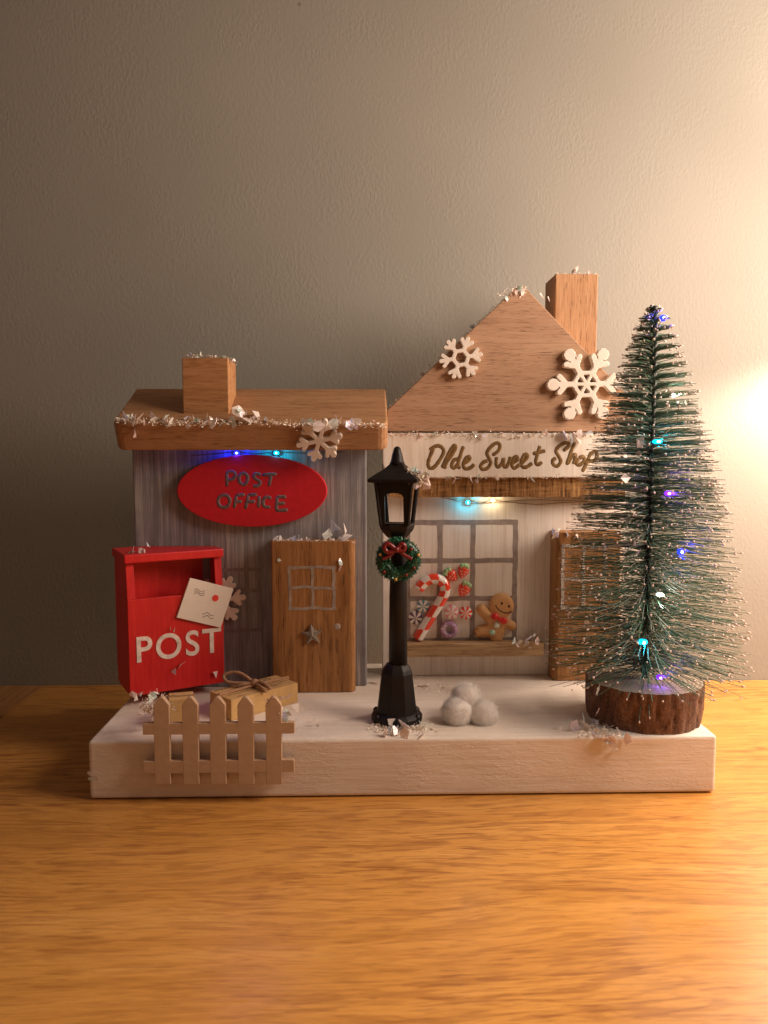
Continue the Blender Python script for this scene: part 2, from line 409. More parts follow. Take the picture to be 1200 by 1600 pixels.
def plate(mb, sdf, box, step, O, X, Y, N, thick, dome=0, dome_h=0, chamfer=.03, wob=0):
    """solid plate whose outline is sdf(x, y) < 0, marched on a grid; domed towards N if asked"""
    x0, y0, x1, y1 = box; nx = int((x1-x0)/step)+1; ny = int((y1-y0)/step)+1
    val = [[sdf(x0+i*step, y0+j*step) for j in range(ny+1)] for i in range(nx+1)]
    O, X, Y, N = Vector(O), Vector(X), Vector(Y), Vector(N)
    idx = {}; base = len(mb.v); P2 = []
    def vid(key, x, y):
        if key not in idx: idx[key] = len(P2); P2.append((x, y))
        return idx[key]
    polys = []
    for i in range(nx):
        for j in range(ny):
            cs = [(i, j), (i+1, j), (i+1, j+1), (i, j+1)]; v = [val[a][b] for a, b in cs]
            if all(q >= 0 for q in v): continue
            poly = []
            for k in range(4):
                a, b = cs[k], cs[(k+1) % 4]; va, vb = v[k], v[(k+1) % 4]
                if va < 0: poly.append(vid(a, x0+a[0]*step, y0+a[1]*step))
                if (va < 0) != (vb < 0):
                    t = va / (va - vb); t = min(.95, max(.05, t)); key = (min(a, b), max(a, b))
                    poly.append(vid(key, x0+(a[0]+(b[0]-a[0])*t)*step, y0+(a[1]+(b[1]-a[1])*t)*step))
            if len(poly) >= 3: polys.append(poly)
    edges = {}
    for p in polys:
        for a, b in zip(p, p[1:] + p[:1]): edges[(a, b)] = 1
    bd = [(a, b) for (a, b) in edges if (b, a) not in edges]
    onb = set(a for e in bd for a in e)
    F = []
    for k, (x, y) in enumerate(P2):
        d = max(0, -sdf(x, y)) if k not in onb else 0
        h = thick
        if dome:
            q = min(1, d / dome); h = thick + dome_h * math.sqrt(max(0, 1 - (1 - q)**2))
        elif chamfer and k in onb: h = thick - chamfer
        F.append(O + X*x + Y*y + N*h)
    n = len(P2)
    mb.v += F + [O + X*x + Y*y for x, y in P2]
    flip = X.cross(Y).dot(N) < 0
    def addf(f):
        f = tuple(base + q for q in f); mb.f.append(tuple(reversed(f)) if flip else f); mb.mi.append(0)
    for p in polys: addf(p); addf([q + n for q in reversed(p)])
    for a, b in bd: addf((a, a + n, b + n, b))
    return mb
def seg_d(x, y, ax, ay, bx, by):
    dx, dy = bx-ax, by-ay; t = max(0, min(1, ((x-ax)*dx + (y-ay)*dy) / (dx*dx + dy*dy + 1e-12)))
    return math.hypot(x-ax-dx*t, y-ay-dy*t)
def rect_d(x, y, cx, cy, hx, hy):
    qx, qy = abs(x-cx)-hx, abs(y-cy)-hy
    return math.hypot(max(qx, 0), max(qy, 0)) + min(max(qx, qy), 0)
EX, EZ, FR = Vector((1, 0, 0)), Vector((0, 0, 1)), Vector((0, -1, 0))

# ------------------------------------------------------------------ setting: wall and table
WALL_Y, ZB = 18.6, 2.96
tag(MB().box((-90, WALL_Y, -20), (90, WALL_Y + 4, 110)).build('wall', M['wall']), None, None, kind='structure')
tb = thing('table', (0, 0, 0), 'golden oak tabletop with horizontal grain carrying the painted toy village', 'table')
MB().box((-23.25, -46, -2.6), (70, 14.1, 0)).build('plank', M['table'], tb, bevel=.05)
MB().box((-23.25, 14.16, -2.6), (70, 18.55, 0)).build('plank', M['table'], tb, bevel=.06)
MB().box((-34, -46, -2.6), (-23.3, 18.55, 0)).build('plank', M['table_end'], tb, bevel=.04)

# ------------------------------------------------------------------ white base block
b = MB(); NX = 1
b.box((-13.5, 0, 0.05), (17.42, 13.3, ZB))
base = tag(b.build('display_base', M['base'], None, bevel=.16, seg=3, origin=(2, 6, 0)), 'long white painted wooden block with rough grain carrying both little shops', 'wooden base')

# ------------------------------------------------------------------ post office
PY = 8.4
xl, xr = U(210, 860, y=PY).x, U(573, 900, y=PY).x
po = thing('post_office', ((xl + xr) / 2, PY + 2, ZB), 'grey streaked toy house on the left with a sloping oak plank roof', 'toy house')
ft = U(393, 663, y=6.2); bk = U(398, 607, y=11.1)
sl = Vector((0, bk.y - ft.y, bk.z - ft.z)); L = sl.length; su = sl.normalized(); sn = Vector((0, su.z, -su.y))
ROOF_T = 1.62
def roof_z(y): return ft.z + (y - ft.y) * su.z / su.y
rx0, rx1 = U(177, 680, y=6.5).x, U(606, 690, y=6.5).x
m = MB()
outl = []
for (ux, uu) in ((0, 0), (1, 0), (1, 1), (0, 1)):
    outl.append((ux, uu))
def rp(x, u_, v_): return Vector((x, ft.y, ft.z)) + su * u_ + sn * v_
rings = []
cr = .55
for v_ in (0, ROOF_T):
    ring = []
    for (cx, cu, a0) in ((rx0 + cr, cr, PI), (rx1 - cr, cr, 1.5*PI), (rx1 - .12, L - .12, 0), (rx0 + .12, L - .12, .5*PI)):
        rr = cr if cu == cr else .12
        for k in range(5): a = a0 + .5*PI*k/4; ring.append(rp(cx + rr*math.cos(a), cu + rr*math.sin(a), v_))
    rings.append(ring)
m.loft(rings[::-1])
roof = m.build('roof', M['oak_x'], po, bevel=.28, seg=4)
roof['label'] = 'thick oak plank roof with rounded front corners'
def under(y): return roof_z(y) - ROOF_T / su.y - .01
m = MB(); m.prism([(xl, PY, ZB), (xl, PY + 4, ZB), (xl, PY + 4, under(PY + 4)), (xl, PY, under(PY))], (xr - xl, 0, 0))
m.build('wall', M['grey'], po, bevel=.1)
cx0, cx1 = U(285, 600, y=7.5).x, U(357, 600, y=7.5).x
ct = U(320, 559, y=7.5).z
m = MB(); m.prism([(cx0, 7.5, roof_z(7.5) - .03), (cx0, 10.1, roof_z(10.1) - .03), (cx0, 10.1, ct - .1), (cx0, 7.5, ct)], (cx1 - cx0, 0, 0))
m.build('chimney', M['oak_small'], roof, bevel=.05)
# door
DY = PY - 1.2
dx0, dx1 = U(425, 960, y=DY).x, U(555, 960, y=DY).x
dz1 = U(490, 846, y=DY).z
m = MB(); 
rr = .32; ring0 = []
prof = [(dx0 + .05, 0), (dx1 - rr, 0)] + [(dx1 - rr + rr*math.sin(a), rr - rr*math.cos(a)) for a in (PI/8, PI/4, 3*PI/8, PI/2)] + [(dx1, 1.19), (dx0, 1.19), (dx0, .05)]
m.prism([(x, DY + y, ZB + .02) for x, y in prof], (0, 0, dz1 - ZB))
door = m.build('door', M['oak_z'], po, bevel=.06); door['label'] = 'oak door with a silver window drawn on it'
def win_plate(name, mat, parent, Y, xs, ys, hw, thick=.03, wob=.03, step=.07, skip=None, seed=0):
    """a window drawn with a broad pen: upright lines at picture columns xs, level lines at rows ys"""
    X = [U(x, ys[len(ys)//2], y=Y).x for x in xs]; Z = [U(xs[len(xs)//2], y_, y=Y).z for y_ in ys]
    def sd(x, z):
        w_ = wob * noise.noise(Vector((x*1.3 + seed, z*1.3, 1.7))); 
        d = 9
        for xx in X: d = min(d, rect_d(x + w_, z, xx, (Z[0]+Z[-1])/2, hw, abs(Z[0]-Z[-1])/2 + hw))
        for zz in Z: d = min(d, rect_d(x, z + w_, (X[0]+X[-1])/2, zz, abs(X[0]-X[-1])/2 + hw, hw))
        return d
    mm = MB(); plate(mm, sd, (min(X)-.5, min(Z)-.5, max(X)+.5, max(Z)+.5), step, (0, Y, 0), EX, EZ, FR, thick, chamfer=0)
    return mm.build(name, mat, parent)
win_plate('painted_window', M['silverdoor'], door, DY, (453, 488, 523), (886, 918, 950), .085, .02, .12, .05)
m = MB(); kp = U(527, 979, y=DY); m.ball(kp, (.2, .03, .19), 10, 6); m.build('door_knob', M['silverdoor'], door, True)
def star_plate(mb, c, r, O_y, thick, rot=0, inner=.45):
    pts = []
    for k in range(10):
        a = PI/2 + rot + k*PI/5; q = r if k % 2 == 0 else r*inner
        pts.append((c.x + q*math.cos(a), O_y, c.z + q*math.sin(a)))
    n = len(mb.v); tip = [(c.x, O_y - thick*1.7, c.z)]
    fr = [(p[0], O_y - thick, p[2]) for p in pts]; bkp = [(p[0], O_y + .02, p[2]) for p in pts]
    mb.add(fr + bkp + tip, [(k, (k+1) % 10, 20) for k in range(10)] + [(k+10, (k+1) % 10 + 10, (k+1) % 10, k) for k in range(10)])
m = MB(); star_plate(m, U(488, 991, y=DY), .62, DY, .2, .1); m.build('star', M['glitter'], door)['label'] = 'small silver glitter star'
win_plate('painted_window', M['copper'], po, PY, (338, 405), (890, 922, 985), .10, .02, .06, .07)['label'] = 'faint window outline partly behind the postbox'

# oval sign
SY = PY - .5
oc = U(394, 767, y=SY); oa = U(511, 767, y=SY).x - oc.x; ob = oc.z - U(394, 823, y=SY).z
sg = thing('post_office_sign', (oc.x, PY - .2, oc.z), 'red oval wooden sign reading POST OFFICE under the left roof', 'sign')
m = MB(); NS = 72
rings = [[(oc.x + oa*k*math.cos(2*PI*i/NS), yy, oc.z + ob*k*math.sin(2*PI*i/NS)) for i in range(NS)] for k, yy in ((1, PY - .01), (1, SY + .05), (.99, SY))]
m.loft(rings); m.build('board', M['redsign'], sg)
def zs(x, y, ox, oy, sc): return (ox + x/sc, oy + y/sc)
def circ(cx, cy, rx, ry, n=9, a0=.4): return [(cx + rx*math.cos(a0 + 2*PI*i/n), cy + ry*math.sin(a0 + 2*PI*i/n)) for i in range(n + 1)]
LP = [[(405,302),(404,205)], [(400,210),(440,200),(462,222),(445,250),(405,258)], circ(515,250,30,38),
      [(632,225),(600,215),(585,235),(605,255),(628,272),(615,295),(580,298)], [(640,224),(740,218)], [(702,224),(686,300)],
      circ(385,400,40,42), [(452,446),(470,360)], [(465,360),(525,355)], [(460,405),(505,400)], [(528,452),(550,355)], [(550,358),(606,355)],
      [(545,405),(595,400)], [(615,442),(622,365)], [(702,382),(670,370),(645,402),(658,436),(696,438)], [(735,466),(742,370)],
      [(740,370),(802,370)], [(740,416),(795,412)], [(735,463),(814,458)]]
m = MB(); strokes(m, [[zs(x, y, 260, 690, 4.286) for x, y in l] for l in LP], lambda x, y: U(x, y, y=SY), FR, .10, .05)
m.build('lettering', M['silvermark'], sg, True)

# ------------------------------------------------------------------ sweet shop
HY = 10.4
sx0, sx1 = U(598, 900, y=HY).x, U(975, 900, y=HY).x
sh = thing('sweet_shop', ((sx0 + sx1)/2, HY + 1.5, ZB), 'white toy shop with a tall pointed oak gable and painted window', 'toy house')
GY = 9.95
gb = U(750, 674, y=GY).z
m = MB(); m.box((sx0, HY, ZB), (sx1, 12.2, gb - .01)); m.build('wall', M['white'], sh, bevel=.06)
gp = [(605, 674), (605, 641), (810, 446), (818, 446), (1003, 641), (1003, 674)]
G = [U(x, y, y=GY) for x, y in gp]
for q in (0, 5): G[q].z = gb
m = MB(); m.prism([(p.x, GY, p.z) for p in G], (0, 1.95, 0)); gable = m.build('gable', M['oak_gable'], sh, bevel=.05)
c0, c1 = U(867, 500, y=10.9).x, U(933, 500, y=10.9).x; c_t = U(900, 428, y=10.9).z
def slope_z(x): return G[3].z + (x - G[3].x) * (G[4].z - G[3].z) / (G[4].x - G[3].x)
m = MB(); m.prism([(c0, 10.9, slope_z(c0) - .03), (c1, 10.9, slope_z(c1) - .03), (c1, 10.9, c_t), (c0, 10.9, c_t)], (0, 2.7, 0))
m.build('chimney', M['oak_chimney'], gable, bevel=.05)
win_plate('painted_window', M['greymark'], sh, HY, (637, 687, 738, 804), (816, 876, 935, 1000), .155, .008, .05, .08)
m = MB(); a = U(634, 1027, y=9.5); c = U(850, 1005, y=9.5)
m.box((a.x, 9.5, a.z), (c.x, HY - .01, c.z)); m.build('sill', M['sill'], sh, bevel=.05)
SILL_Z = c.z
TY = HY - 1.3
tx0, tx1 = U(866, 950, y=TY).x, U(968, 950, y=TY).x; tz = U(900, 832, y=TY).z
m = MB(); rr = .3
prof = [(tx0, 1.29), (tx0, rr)] + [(tx0 + rr - rr*math.cos(a), rr - rr*math.sin(a)) for a in (PI/8, PI/4, 3*PI/8)] + [(tx0 + rr, 0), (tx1 - .05, 0), (tx1, .05), (tx1, 1.29)]
m.prism([(x, TY + y, ZB + .02) for x, y in prof], (0, 0, tz - ZB)); sdoor = m.build('door', M['oak_z'], sh, bevel=.22, seg=3)
sdoor['label'] = 'oak door with a glittery silver window outline behind the tree'
win_plate('painted_window', M['glitter'], sdoor, TY, (879, 912, 945), (852, 905, 950), .10, .03, .06, .06)
# brown strip under the sign
a, c = U(608, 777, y=9.55), U(978, 744, y=9.55)
m = MB(); nseg = 40; up = []; lo = []
for i in range(nseg + 1):
    x = a.x + (c.x - a.x)*i/nseg
    up.append((x, 9.55, c.z + .10)); lo.append((x, 9.55 + .04*noise.noise(Vector((x*3, 1, 1))), a.z + .05*noise.noise(Vector((x*1.7, 2, 5)))))
m.prism(up + lo[::-1], (0, HY - 9.56, 0)); m.build('eave_strip', M['rough'], sh)['label'] = 'rough sawn brown strip above the window'
# shop sign
SGY = 9.3
ss = thing('shop_sign', (U(770, 710, y=SGY).x, 9.85, U(770, 745, y=SGY).z), 'white live edge sign reading Olde Sweet Shop in brown handwriting', 'sign')
top = []; bot = []
for i in range(61):
    px = 598 + (977 - 598)*i/60
    e = max(0, 1 - (px - 598)/9)
    top.append(U(px, 677 + 1.6*noise.noise(Vector((px*.05, 0, 3))) , y=SGY)); bot.append(U(px, 746 - 22*e*e + 2.0*noise.noise(Vector((px*.04, 7, 3))), y=SGY))
for p in top: p.z = min(p.z, gb - .03)
m = MB(); m.prism([Vector((p.x, SGY, p.z)) for p in top] + [Vector((p.x, SGY, p.z)) for p in bot[::-1]], (0, HY - SGY - .02, 0))
m.build('board', M['signwhite'], ss, bevel=.05)
OS = [[(75,80),(52,130),(38,180),(48,212),(78,205),(112,160),(137,110),(128,80),(98,68),(60,85),(52,98)],
      [(128,212),(150,160),(180,100),(208,66),(214,84),(188,130),(152,180),(146,218)],
      [(238,152),(205,160),(190,195),(205,212),(238,180)], [(266,70),(246,130),(230,190),(246,216)],
      [(265,182),(300,162),(306,140),(285,146),(265,185),(277,216),(312,210),(336,186)],
      [(452,130),(490,102),(502,66),(480,50),(442,75),(418,115),(432,150),(442,180),(420,214),(390,220),(376,200),(394,176),(422,164)],
      [(480,140),(477,185),(490,206),(515,180),(526,150),(525,190),(540,206),(560,175),(570,138)],
      [(580,182),(616,156),(610,138),(590,150),(580,190),(596,213),(632,186)],
      [(632,186),(672,152),(678,125),(656,130),(640,170),(646,202),(672,206),(712,180)],
      [(760,68),(745,120),(734,170),(746,190),(776,174)], [(714,120),(755,110),(796,100)],
      [(910,102),(946,70),(932,48),(890,65),(864,100),(884,140),(895,170),(872,200),(845,186),(845,160),(866,148)],
      [(986,45),(960,110),(934,192)], [(940,186),(966,140),(990,125),(985,160),(976,186)],
      [(1012,148),(995,180),(1015,192),(1046,165),(1040,138),(1012,148)], [(1090,108),(1066,170),(1034,236)],
      [(1080,125),(1116,104),(1130,130),(1110,165),(1070,166)]]
m = MB(); strokes(m, [[zs(x, y, 660, 680, 4.138) for x, y in l] for l in OS], lambda x, y: U(x, y, y=SGY), FR, .118, .16)
m.build('lettering', M['gold'], ss, True)

# ------------------------------------------------------------------ wooden snowflakes
def snowflake(name_label, cpx, rpx, Y, kind, rot, mat, thick=.32, N=FR, Yv=EZ, O=None, group='wooden snowflakes glued to the shops', mirror=1):
    c = O if O is not None else U(cpx[0], cpx[1], y=Y)
    r = rpx * (Y - CAM.y) / 1200
    segs = []
    for k in range(6):
        a = rot + k*PI/3; ca, sa = math.cos(a), math.sin(a)
        def P(u, v): return (r*(u*ca - v*sa), r*(u*sa + v*ca))
        if kind == 'ball':
            segs += [(P(0, 0), P(.34, 0), .042), (P(.30, 0), P(.84, 0), .07), (P(.52, 0), P(.70, .20), .07), (P(.52, 0), P(.70, -.20), .07), (P(.86, 0), P(.861, 0), .155)]
            b2 = rot + (k+1)*PI/3
            segs += [((.33*r*ca, .33*r*sa), (.33*r*math.cos(b2), .33*r*math.sin(b2)), .05)]
        elif kind == 'leafy':
            segs += [(P(.07, 0), P(.55, 0), .085), (P(.6, 0), P(.88, 0), .115), (P(.50, 0), P(.72, .23), .085), (P(.50, 0), P(.72, -.23), .085)]
            b2 = rot + (k+1)*PI/3
            segs += [((.13*r*ca, .13*r*sa), (.13*r*math.cos(b2), .13*r*math.sin(b2)), .07)]
        else:
            b2 = rot + (k+1)*PI/3
            segs += [((.36*r*ca, .36*r*sa), (.36*r*math.cos(b2), .36*r*math.sin(b2)), .085), (P(.38, 0), P(.88, 0), .09),
                     (P(.55, 0), P(.80, .24), .085), (P(.55, 0), P(.80, -.24), .085), (P(.86, 0), P(.90, 0), .10)]
    segs = [(p, q, w_*r) for p, q, w_ in segs]
    def sd(x, y): return min(seg_d(x, y, p[0], p[1], q[0], q[1]) - w_ for p, q, w_ in segs)
    Xv = Yv.cross(N) * mirror
    mm = MB(); plate(mm, sd, (-r*1.12, -r*1.12, r*1.12, r*1.12), r/34, c, Xv, Yv, N, thick, chamfer=.04)
    o = mm.build('snowflake_ornament', mat, None, origin=c)
    return tag(o, name_label, 'snowflake', group)
snowflake('small snowflake with hexagonal centre on left slope of pointed gable', (719, 560), 34, GY - .005, 'hex', .17, M['mdfwhite'], .38)
snowflake('largest snowflake, with round ball ends, on gable below the tall chimney', (913, 601), 60, GY - .005, 'ball', 0.02, M['mdfwhite'], .48)
rfc = rp(0, 0, .62) ; rN = -su
rc = U(499, 686, pl=(rp(0, 0, 0), rN)) + rN * .01
snowflake('leafy armed snowflake on front edge of the plank roof', None, 37, rc.y, 'leafy', .22, M['mdfdull'], .3, rN, -sn, rc)
snowflake('shade-darkened snowflake on grey wall half hidden behind the envelope', (346, 936), 40, PY - .01, 'leafy', .1, M['mdfdull'], .25)

# ------------------------------------------------------------------ red postbox
FL = U(203, 1089, y=4.6); zb = FL.z
FRt = U(351, 1066, z=zb)
u = Vector((FRt.x - FL.x, FRt.y - FL.y, 0)); BL = u.length; u.normalize(); wv = Vector((-u.y, u.x, 0)); bn = -wv
ztop = U(200, 867, y=4.6).z; zlid = U(200, 881, y=4.6).z; zfront = U(203, 938, y=4.6).z
pb = thing('postbox', (FL.x + 2, FL.y + 2, zb), 'red wooden postbox lettered POST turned against the grey house', 'postbox')
DEP = 3.35
def bp(a, d, z): return Vector((FL.x, FL.y, z)) + u*a + wv*d
def clipw(p):                                  # the back is sawn off flush with the house wall
    return p
def foot(a0, a1, d0, d1):
    pts = [bp(a0, d0, 0), bp(a1, d0, 0), bp(a1, d1, 0), bp(a0, d1, 0)]
    out = []; lim = PY - .03
    hx = xl - .02
    for i in range(4):
        p, q = pts[i], pts[(i+1) % 4]
        if p.y <= lim: out.append(p)
        if (p.y <= lim) != (q.y <= lim):
            t = (lim - p.y)/(q.y - p.y); out.append(p.lerp(q, t))
    return out
def slab(name, a0, a1, d0, d1, z0, z1, bev=.04):
    mm = MB(); mm.prism([Vector((p.x, p.y, z0)) for p in foot(a0, a1, d0, d1)], (0, 0, z1 - z0)); return mm.build(name, M['red'], pb, bevel=bev)
slab('front_panel', 0, BL, 0, .28, zb, zfront)
slab('bottom_panel', .02, BL - .02, .29, DEP - .02, zb + .05, zb + .3)
m = MB(); prof = [(.285, zb + .02), (DEP - .7, zb + .02), (DEP - .25, zb + .35), (DEP, zb + 1.0), (DEP, zlid), (.285, zlid)]
pts = [bp(0, d, z) for d, z in prof]; m.prism(pts, u * .26); m.build('side_panel', M['red'], pb, bevel=.04)
slab('side_panel', BL - .26, BL, .285, DEP, zb + .02, zlid)
# cheeks that run from the front panel up to the lid
for a in (0, BL - .42):
    m = MB(); m.prism([bp(a, 0, zfront), bp(a, .24, zlid - .0), bp(a, .284, zlid), bp(a, .284, zfront)], u * .42); m.build('cheek', M['red'], pb, bevel=.03)
slab('back_panel', .27, BL - .27, DEP - 1.6, DEP - 1.35, zb + .31, zlid)
slab('lid', -.12, BL + .05, -.10, DEP + .05, zlid + .005, ztop, .07)
bpl = (Vector((FL.x, FL.y, 0)), bn)
def font_mesh(body, size, offset, extrude):
    cu = bpy.data.curves.new('lettering', 'FONT'); cu.body = body; cu.size = size; cu.offset = offset; cu.extrude = extrude; cu.space_character = 1.16
    cu.align_x = 'CENTER'
    o = bpy.data.objects.new('lettering', cu); COL.objects.link(o)
    dg = bpy.context.evaluated_depsgraph_get(); me = bpy.data.meshes.new_from_object(o.evaluated_get(dg))
    bpy.data.objects.remove(o); return me
me = font_mesh('POST', 1.0, .014, .012)
vs = [v.co.copy() for v in me.vertices]; xs_ = [v.x for v in vs]; ys_ = [v.y for v in vs]
pa, pc = U(214, 1036, pl=bpl), U(345, 981, pl=bpl)
a0 = (pa - bpl[0]).dot(u); a1 = (pc - bpl[0]).dot(u); z0 = pa.z; z1 = pa.z + 1.45
m = MB()
m.add([bpl[0] + u*(a0 + (a1-a0)*(v.x-min(xs_))/(max(xs_)-min(xs_))) + EZ*(z0 + (z1-z0)*(v.y-min(ys_))/(max(ys_)-min(ys_))) + bn*(.022 + v.z*1.0) for v in vs],
      [tuple(p.vertices) for p in me.polygons])
m.build('lettering', M['whiteletter'], pb)
# envelope
EO = .16
epl = (bpl[0] + bn*(EO), bn)
ec = [U(x, y, pl=epl) for x, y in ((297, 903), (365, 920), (345, 981), (276, 965))]
en = thing('envelope', (sum(ec, Vector())/4), 'cream card letter tilted across the right corner of the red postbox', 'envelope')
m = MB(); m.prism(ec, -bn * .13); m.build('card', M['envelope'], en, bevel=.02)
def eu(x, y): return U(x, y, pl=epl)
m = MB(); q = eu(336.5, 934.5)
m.tube([q - bn*.02, q + bn*.02], .19, 14); m.build('seal', M['ribbon'], en)
m = MB()
for oy in (0, 3.2, 6.0): strokes(m, [[(303, 922.5 + oy), (307, 920 + oy), (311, 922.5 + oy), (315, 925 + oy), (319.5, 922.5 + oy)]], eu, bn, .018, .5)
for oy in (0, 4.5): strokes(m, [[(316, 960 + oy), (321, 958 + oy), (324, 957 + oy), (328, 961 + oy), (334, 962 + oy)]], eu, bn, .018, .5)
m.build('postmark', M['silvermark'], en, True)

# ------------------------------------------------------------------ fence on the front of the base
FY0, FY1 = -.58, -.27
fn = thing('fence', (U(341, 1225, y=FY0).x, -.2, U(341, 1225, y=FY0).z), 'bare fibreboard picket fence fixed to front of the white base', 'fence')
for px in (254.5, 299, 341.5, 385, 428.5):
    tilt = (px - 341)*-.004
    a = U(px - 12.2, 1226, y=FY0); c = U(px + 12.2, 1226, y=FY0); sh_ = U(px, 1102, y=FY0).z; tp = U(px, 1089.5, y=FY0).z
    m = MB(); m.prism([(a.x, FY0 - .004, a.z), (c.x, FY0 - .004, a.z), (c.x, FY0 - .004, sh_), ((a.x+c.x)/2 + .1, FY0 - .004, tp - .03), ((a.x+c.x)/2, FY0 - .004, tp), ((a.x+c.x)/2 - .1, FY0 - .004, tp - .03), (a.x, FY0 - .004, sh_)], (0, FY1 - FY0, 0))
    m.build('picket', M['mdf'], fn, bevel=.02)
for (xa, xb, yt, yb) in ((223, 460, 1129, 1148.5), (224, 459.5, 1187.5, 1209)):
    a, c = U(xa, yb, y=FY0), U(xb, yt, y=FY0); m = MB(); m.box((a.x, FY0, a.z), (c.x, FY1 - .02, c.z)); m.build('rail', M['mdf'], fn, bevel=.02)

for px in (300, 384):
    q = U(px, 1198, y=FY0); m = MB(); m.box((q.x - .25, FY1 - .03, q.z - .25), (q.x + .25, .01, q.z + .25)); m.build('spacer', M['mdf'], fn)

# ------------------------------------------------------------------ parcels
zt = ZB + 1.12
A, B, Cc = (U(x, y, z=zt) for x, y in ((328, 1080), (437, 1053), (464, 1079)))
e1 = (B - A); e2 = Cc - B; e2 = e2 - e1 * (e2.dot(e1)/e1.dot(e1)); e1n, e2n = e1.normalized(), e2.normalized()
W1, W2 = e1.length*.94, e2.length*.66
pc_ = thing('parcel', (A + e1*.5 + e2*.5) - EZ*1.12, 'larger brown card parcel tied with twine behind the fence', 'parcel', 'brown card parcels behind the fence')
def pp(a, d, h): return A + e1n*a + e2n*d + EZ*(h)
m = MB(); m.prism([pp(0, 0, -1.11), pp(W1, 0, -1.11), pp(W1, W2, -1.11), pp(0, W2, -1.11)], (0, 0, 1.11)); m.build('box', M['card'], pc_, bevel=.03)
m = MB()
lineh = lambda pts: m.tube(pts, .028, 4, (EZ, .4))
for d0, a_0, a_1 in ((.12, .2, 1.6), (.2, .2, 1.3), (W2-.55, 2.4, 3.6), (W2-.42, 2.5, 3.3), (W2-.7, 2.3, 3.1), (W2-.3, .6, 1.0)):
    k = a_0
    while k < a_1: q = ru(.1, .3); lineh([pp(k, d0, .006), pp(min(k+q, a_1), d0 + ru(-.01, .01), .006)]); k += q + .08
sq = [(W1-1.3, .15), (W1-.7, .15), (W1-.7, .5), (W1-1.3, .5)]
for i in range(4): lineh([pp(*sq[i], .006), pp(*sq[(i+1) % 4], .006)])
lineh([pp(W1-1.1, .3, .006), pp(W1-1.0, .4, .006), pp(W1-.85, .25, .006)])
lineh([pp(.3, W2*.62, .006), pp(W1-.05, W2*.62, .006)])
m.build('print', M['ink'], pc_)
m = MB()
hb = .05
m.tube(smooth_path([pp(-.05, W2*.48, -.9), pp(-.05, W2*.48, 0), pp(.15, W2*.48, hb), pp(W1/2, W2*.5, .1), pp(W1-.15, W2*.48, hb), pp(W1+.05, W2*.5, -.02), pp(W1+.05, W2*.5, -1.0)], 5), .085, 7)
m.build('string', M['twine'], pc_, True)
m = MB(); kn = pp(W1*.5, W2*.5, .22); m.ball(kn, (.26, .24, .24), 10, 8)
for pts in ([kn, kn + Vector((-.9, .3, .5)), kn + Vector((-1.7, .3, .38)), kn + Vector((-1.4, .0, .05)), kn], [kn, kn + Vector((.5, -.4, .12)), kn + Vector((.95, -.8, -.05)), kn + Vector((.7, -.35, -.05)), kn],
            [kn, kn + Vector((-.5, -.2, .0)), kn + Vector((-.9, -.25, -.1))], [kn, kn + Vector((.4, -.6, -.02)), kn + Vector((.75, -1.05, -.14))]):
    m.tube(smooth_path(pts, 6), .095, 8)
m.build('bow', M['twine'], pc_, True)
a = U(262, 1125, y=1.6); c = U(292, 1079, y=1.6)
p2 = thing('parcel', ((a.x + c.x)/2, 2, ZB), 'smaller brown card parcel under snow behind the left end of the fence', 'parcel', 'brown card parcels behind the fence')
m = MB(); ang = .25; cxp, cyp = (a.x + c.x)/2, 2.4
rot = lambda x, y: (cxp + x*math.cos(ang) - y*math.sin(ang), cyp + x*math.sin(ang) + y*math.cos(ang))
m.prism([(*rot(sx*.62, sy*.6), ZB + .01) for sx, sy in ((-1,-1),(1,-1),(1,1),(-1,1))], (0, 0, 1.45)); m.build('box', M['card'], p2, bevel=.03)
m = MB(); m.tube([(*rot(-.64, -.1), ZB + .2), (*rot(-.64, -.1), ZB + 1.5), (*rot(.64, -.1), ZB + 1.5), (*rot(.64, -.1), ZB + .2)], .06, 6); m.build('string', M['twine'], p2, True)

# ------------------------------------------------------------------ street lamp and wreath
LY = 2.4
lc = U(619.5, 1124, z=ZB); LY = lc.y
def lz(y): return U(620, y, y=LY).z
K = (LY - CAM.y)/1200
sl_ = thing('street_lamp', (lc.x, LY, ZB), 'black old fashioned street lamp with open lantern in front of the shops', 'street lamp')
cx_, cy_ = lc.x + .02, LY
HR = math.radians(2)
m = MB(); m.poly_loft((cx_, cy_), [(ZB + .01, 41*K), (ZB + .30, 41*K), (ZB + .42, 37*K), (ZB + .5, 34*K)], 16)
for k in range(6):
    a = k*PI/3 + PI/6; m.ball((cx_ + 37*K*math.cos(a), cy_ + 37*K*math.sin(a), ZB + .25), (.22, .22, .25), 8, 6)
m.build('foot', M['black'], sl_, bevel=.03)
m = MB(); m.poly_loft((cx_, cy_), [(ZB + .45, 34*K), (lz(1050), 26*K), (lz(1044), 23*K), (lz(1039), 19*K), (lz(1036), 16*K)], 8, PI/8); m.build('base', M['black'], sl_, bevel=.03)
m = MB(); m.poly_loft((cx_ + .06, cy_), [(lz(1038), 15*K), (lz(930), 14*K), (lz(846), 11.5*K), (lz(838), 11*K)], 20); m.build('post', M['black'], sl_, True)
hx, hy = cx_ + .0, cy_
m = MB(); m.poly_loft((hx, hy), [(lz(840), 15*K), (lz(836), 19*K), (lz(829), 25*K), (lz(825), 27*K), (lz(820), 28*K), (lz(818), 27.5*K)], 6, HR); m.build('lantern_cup', M['black'], sl_, bevel=.025)
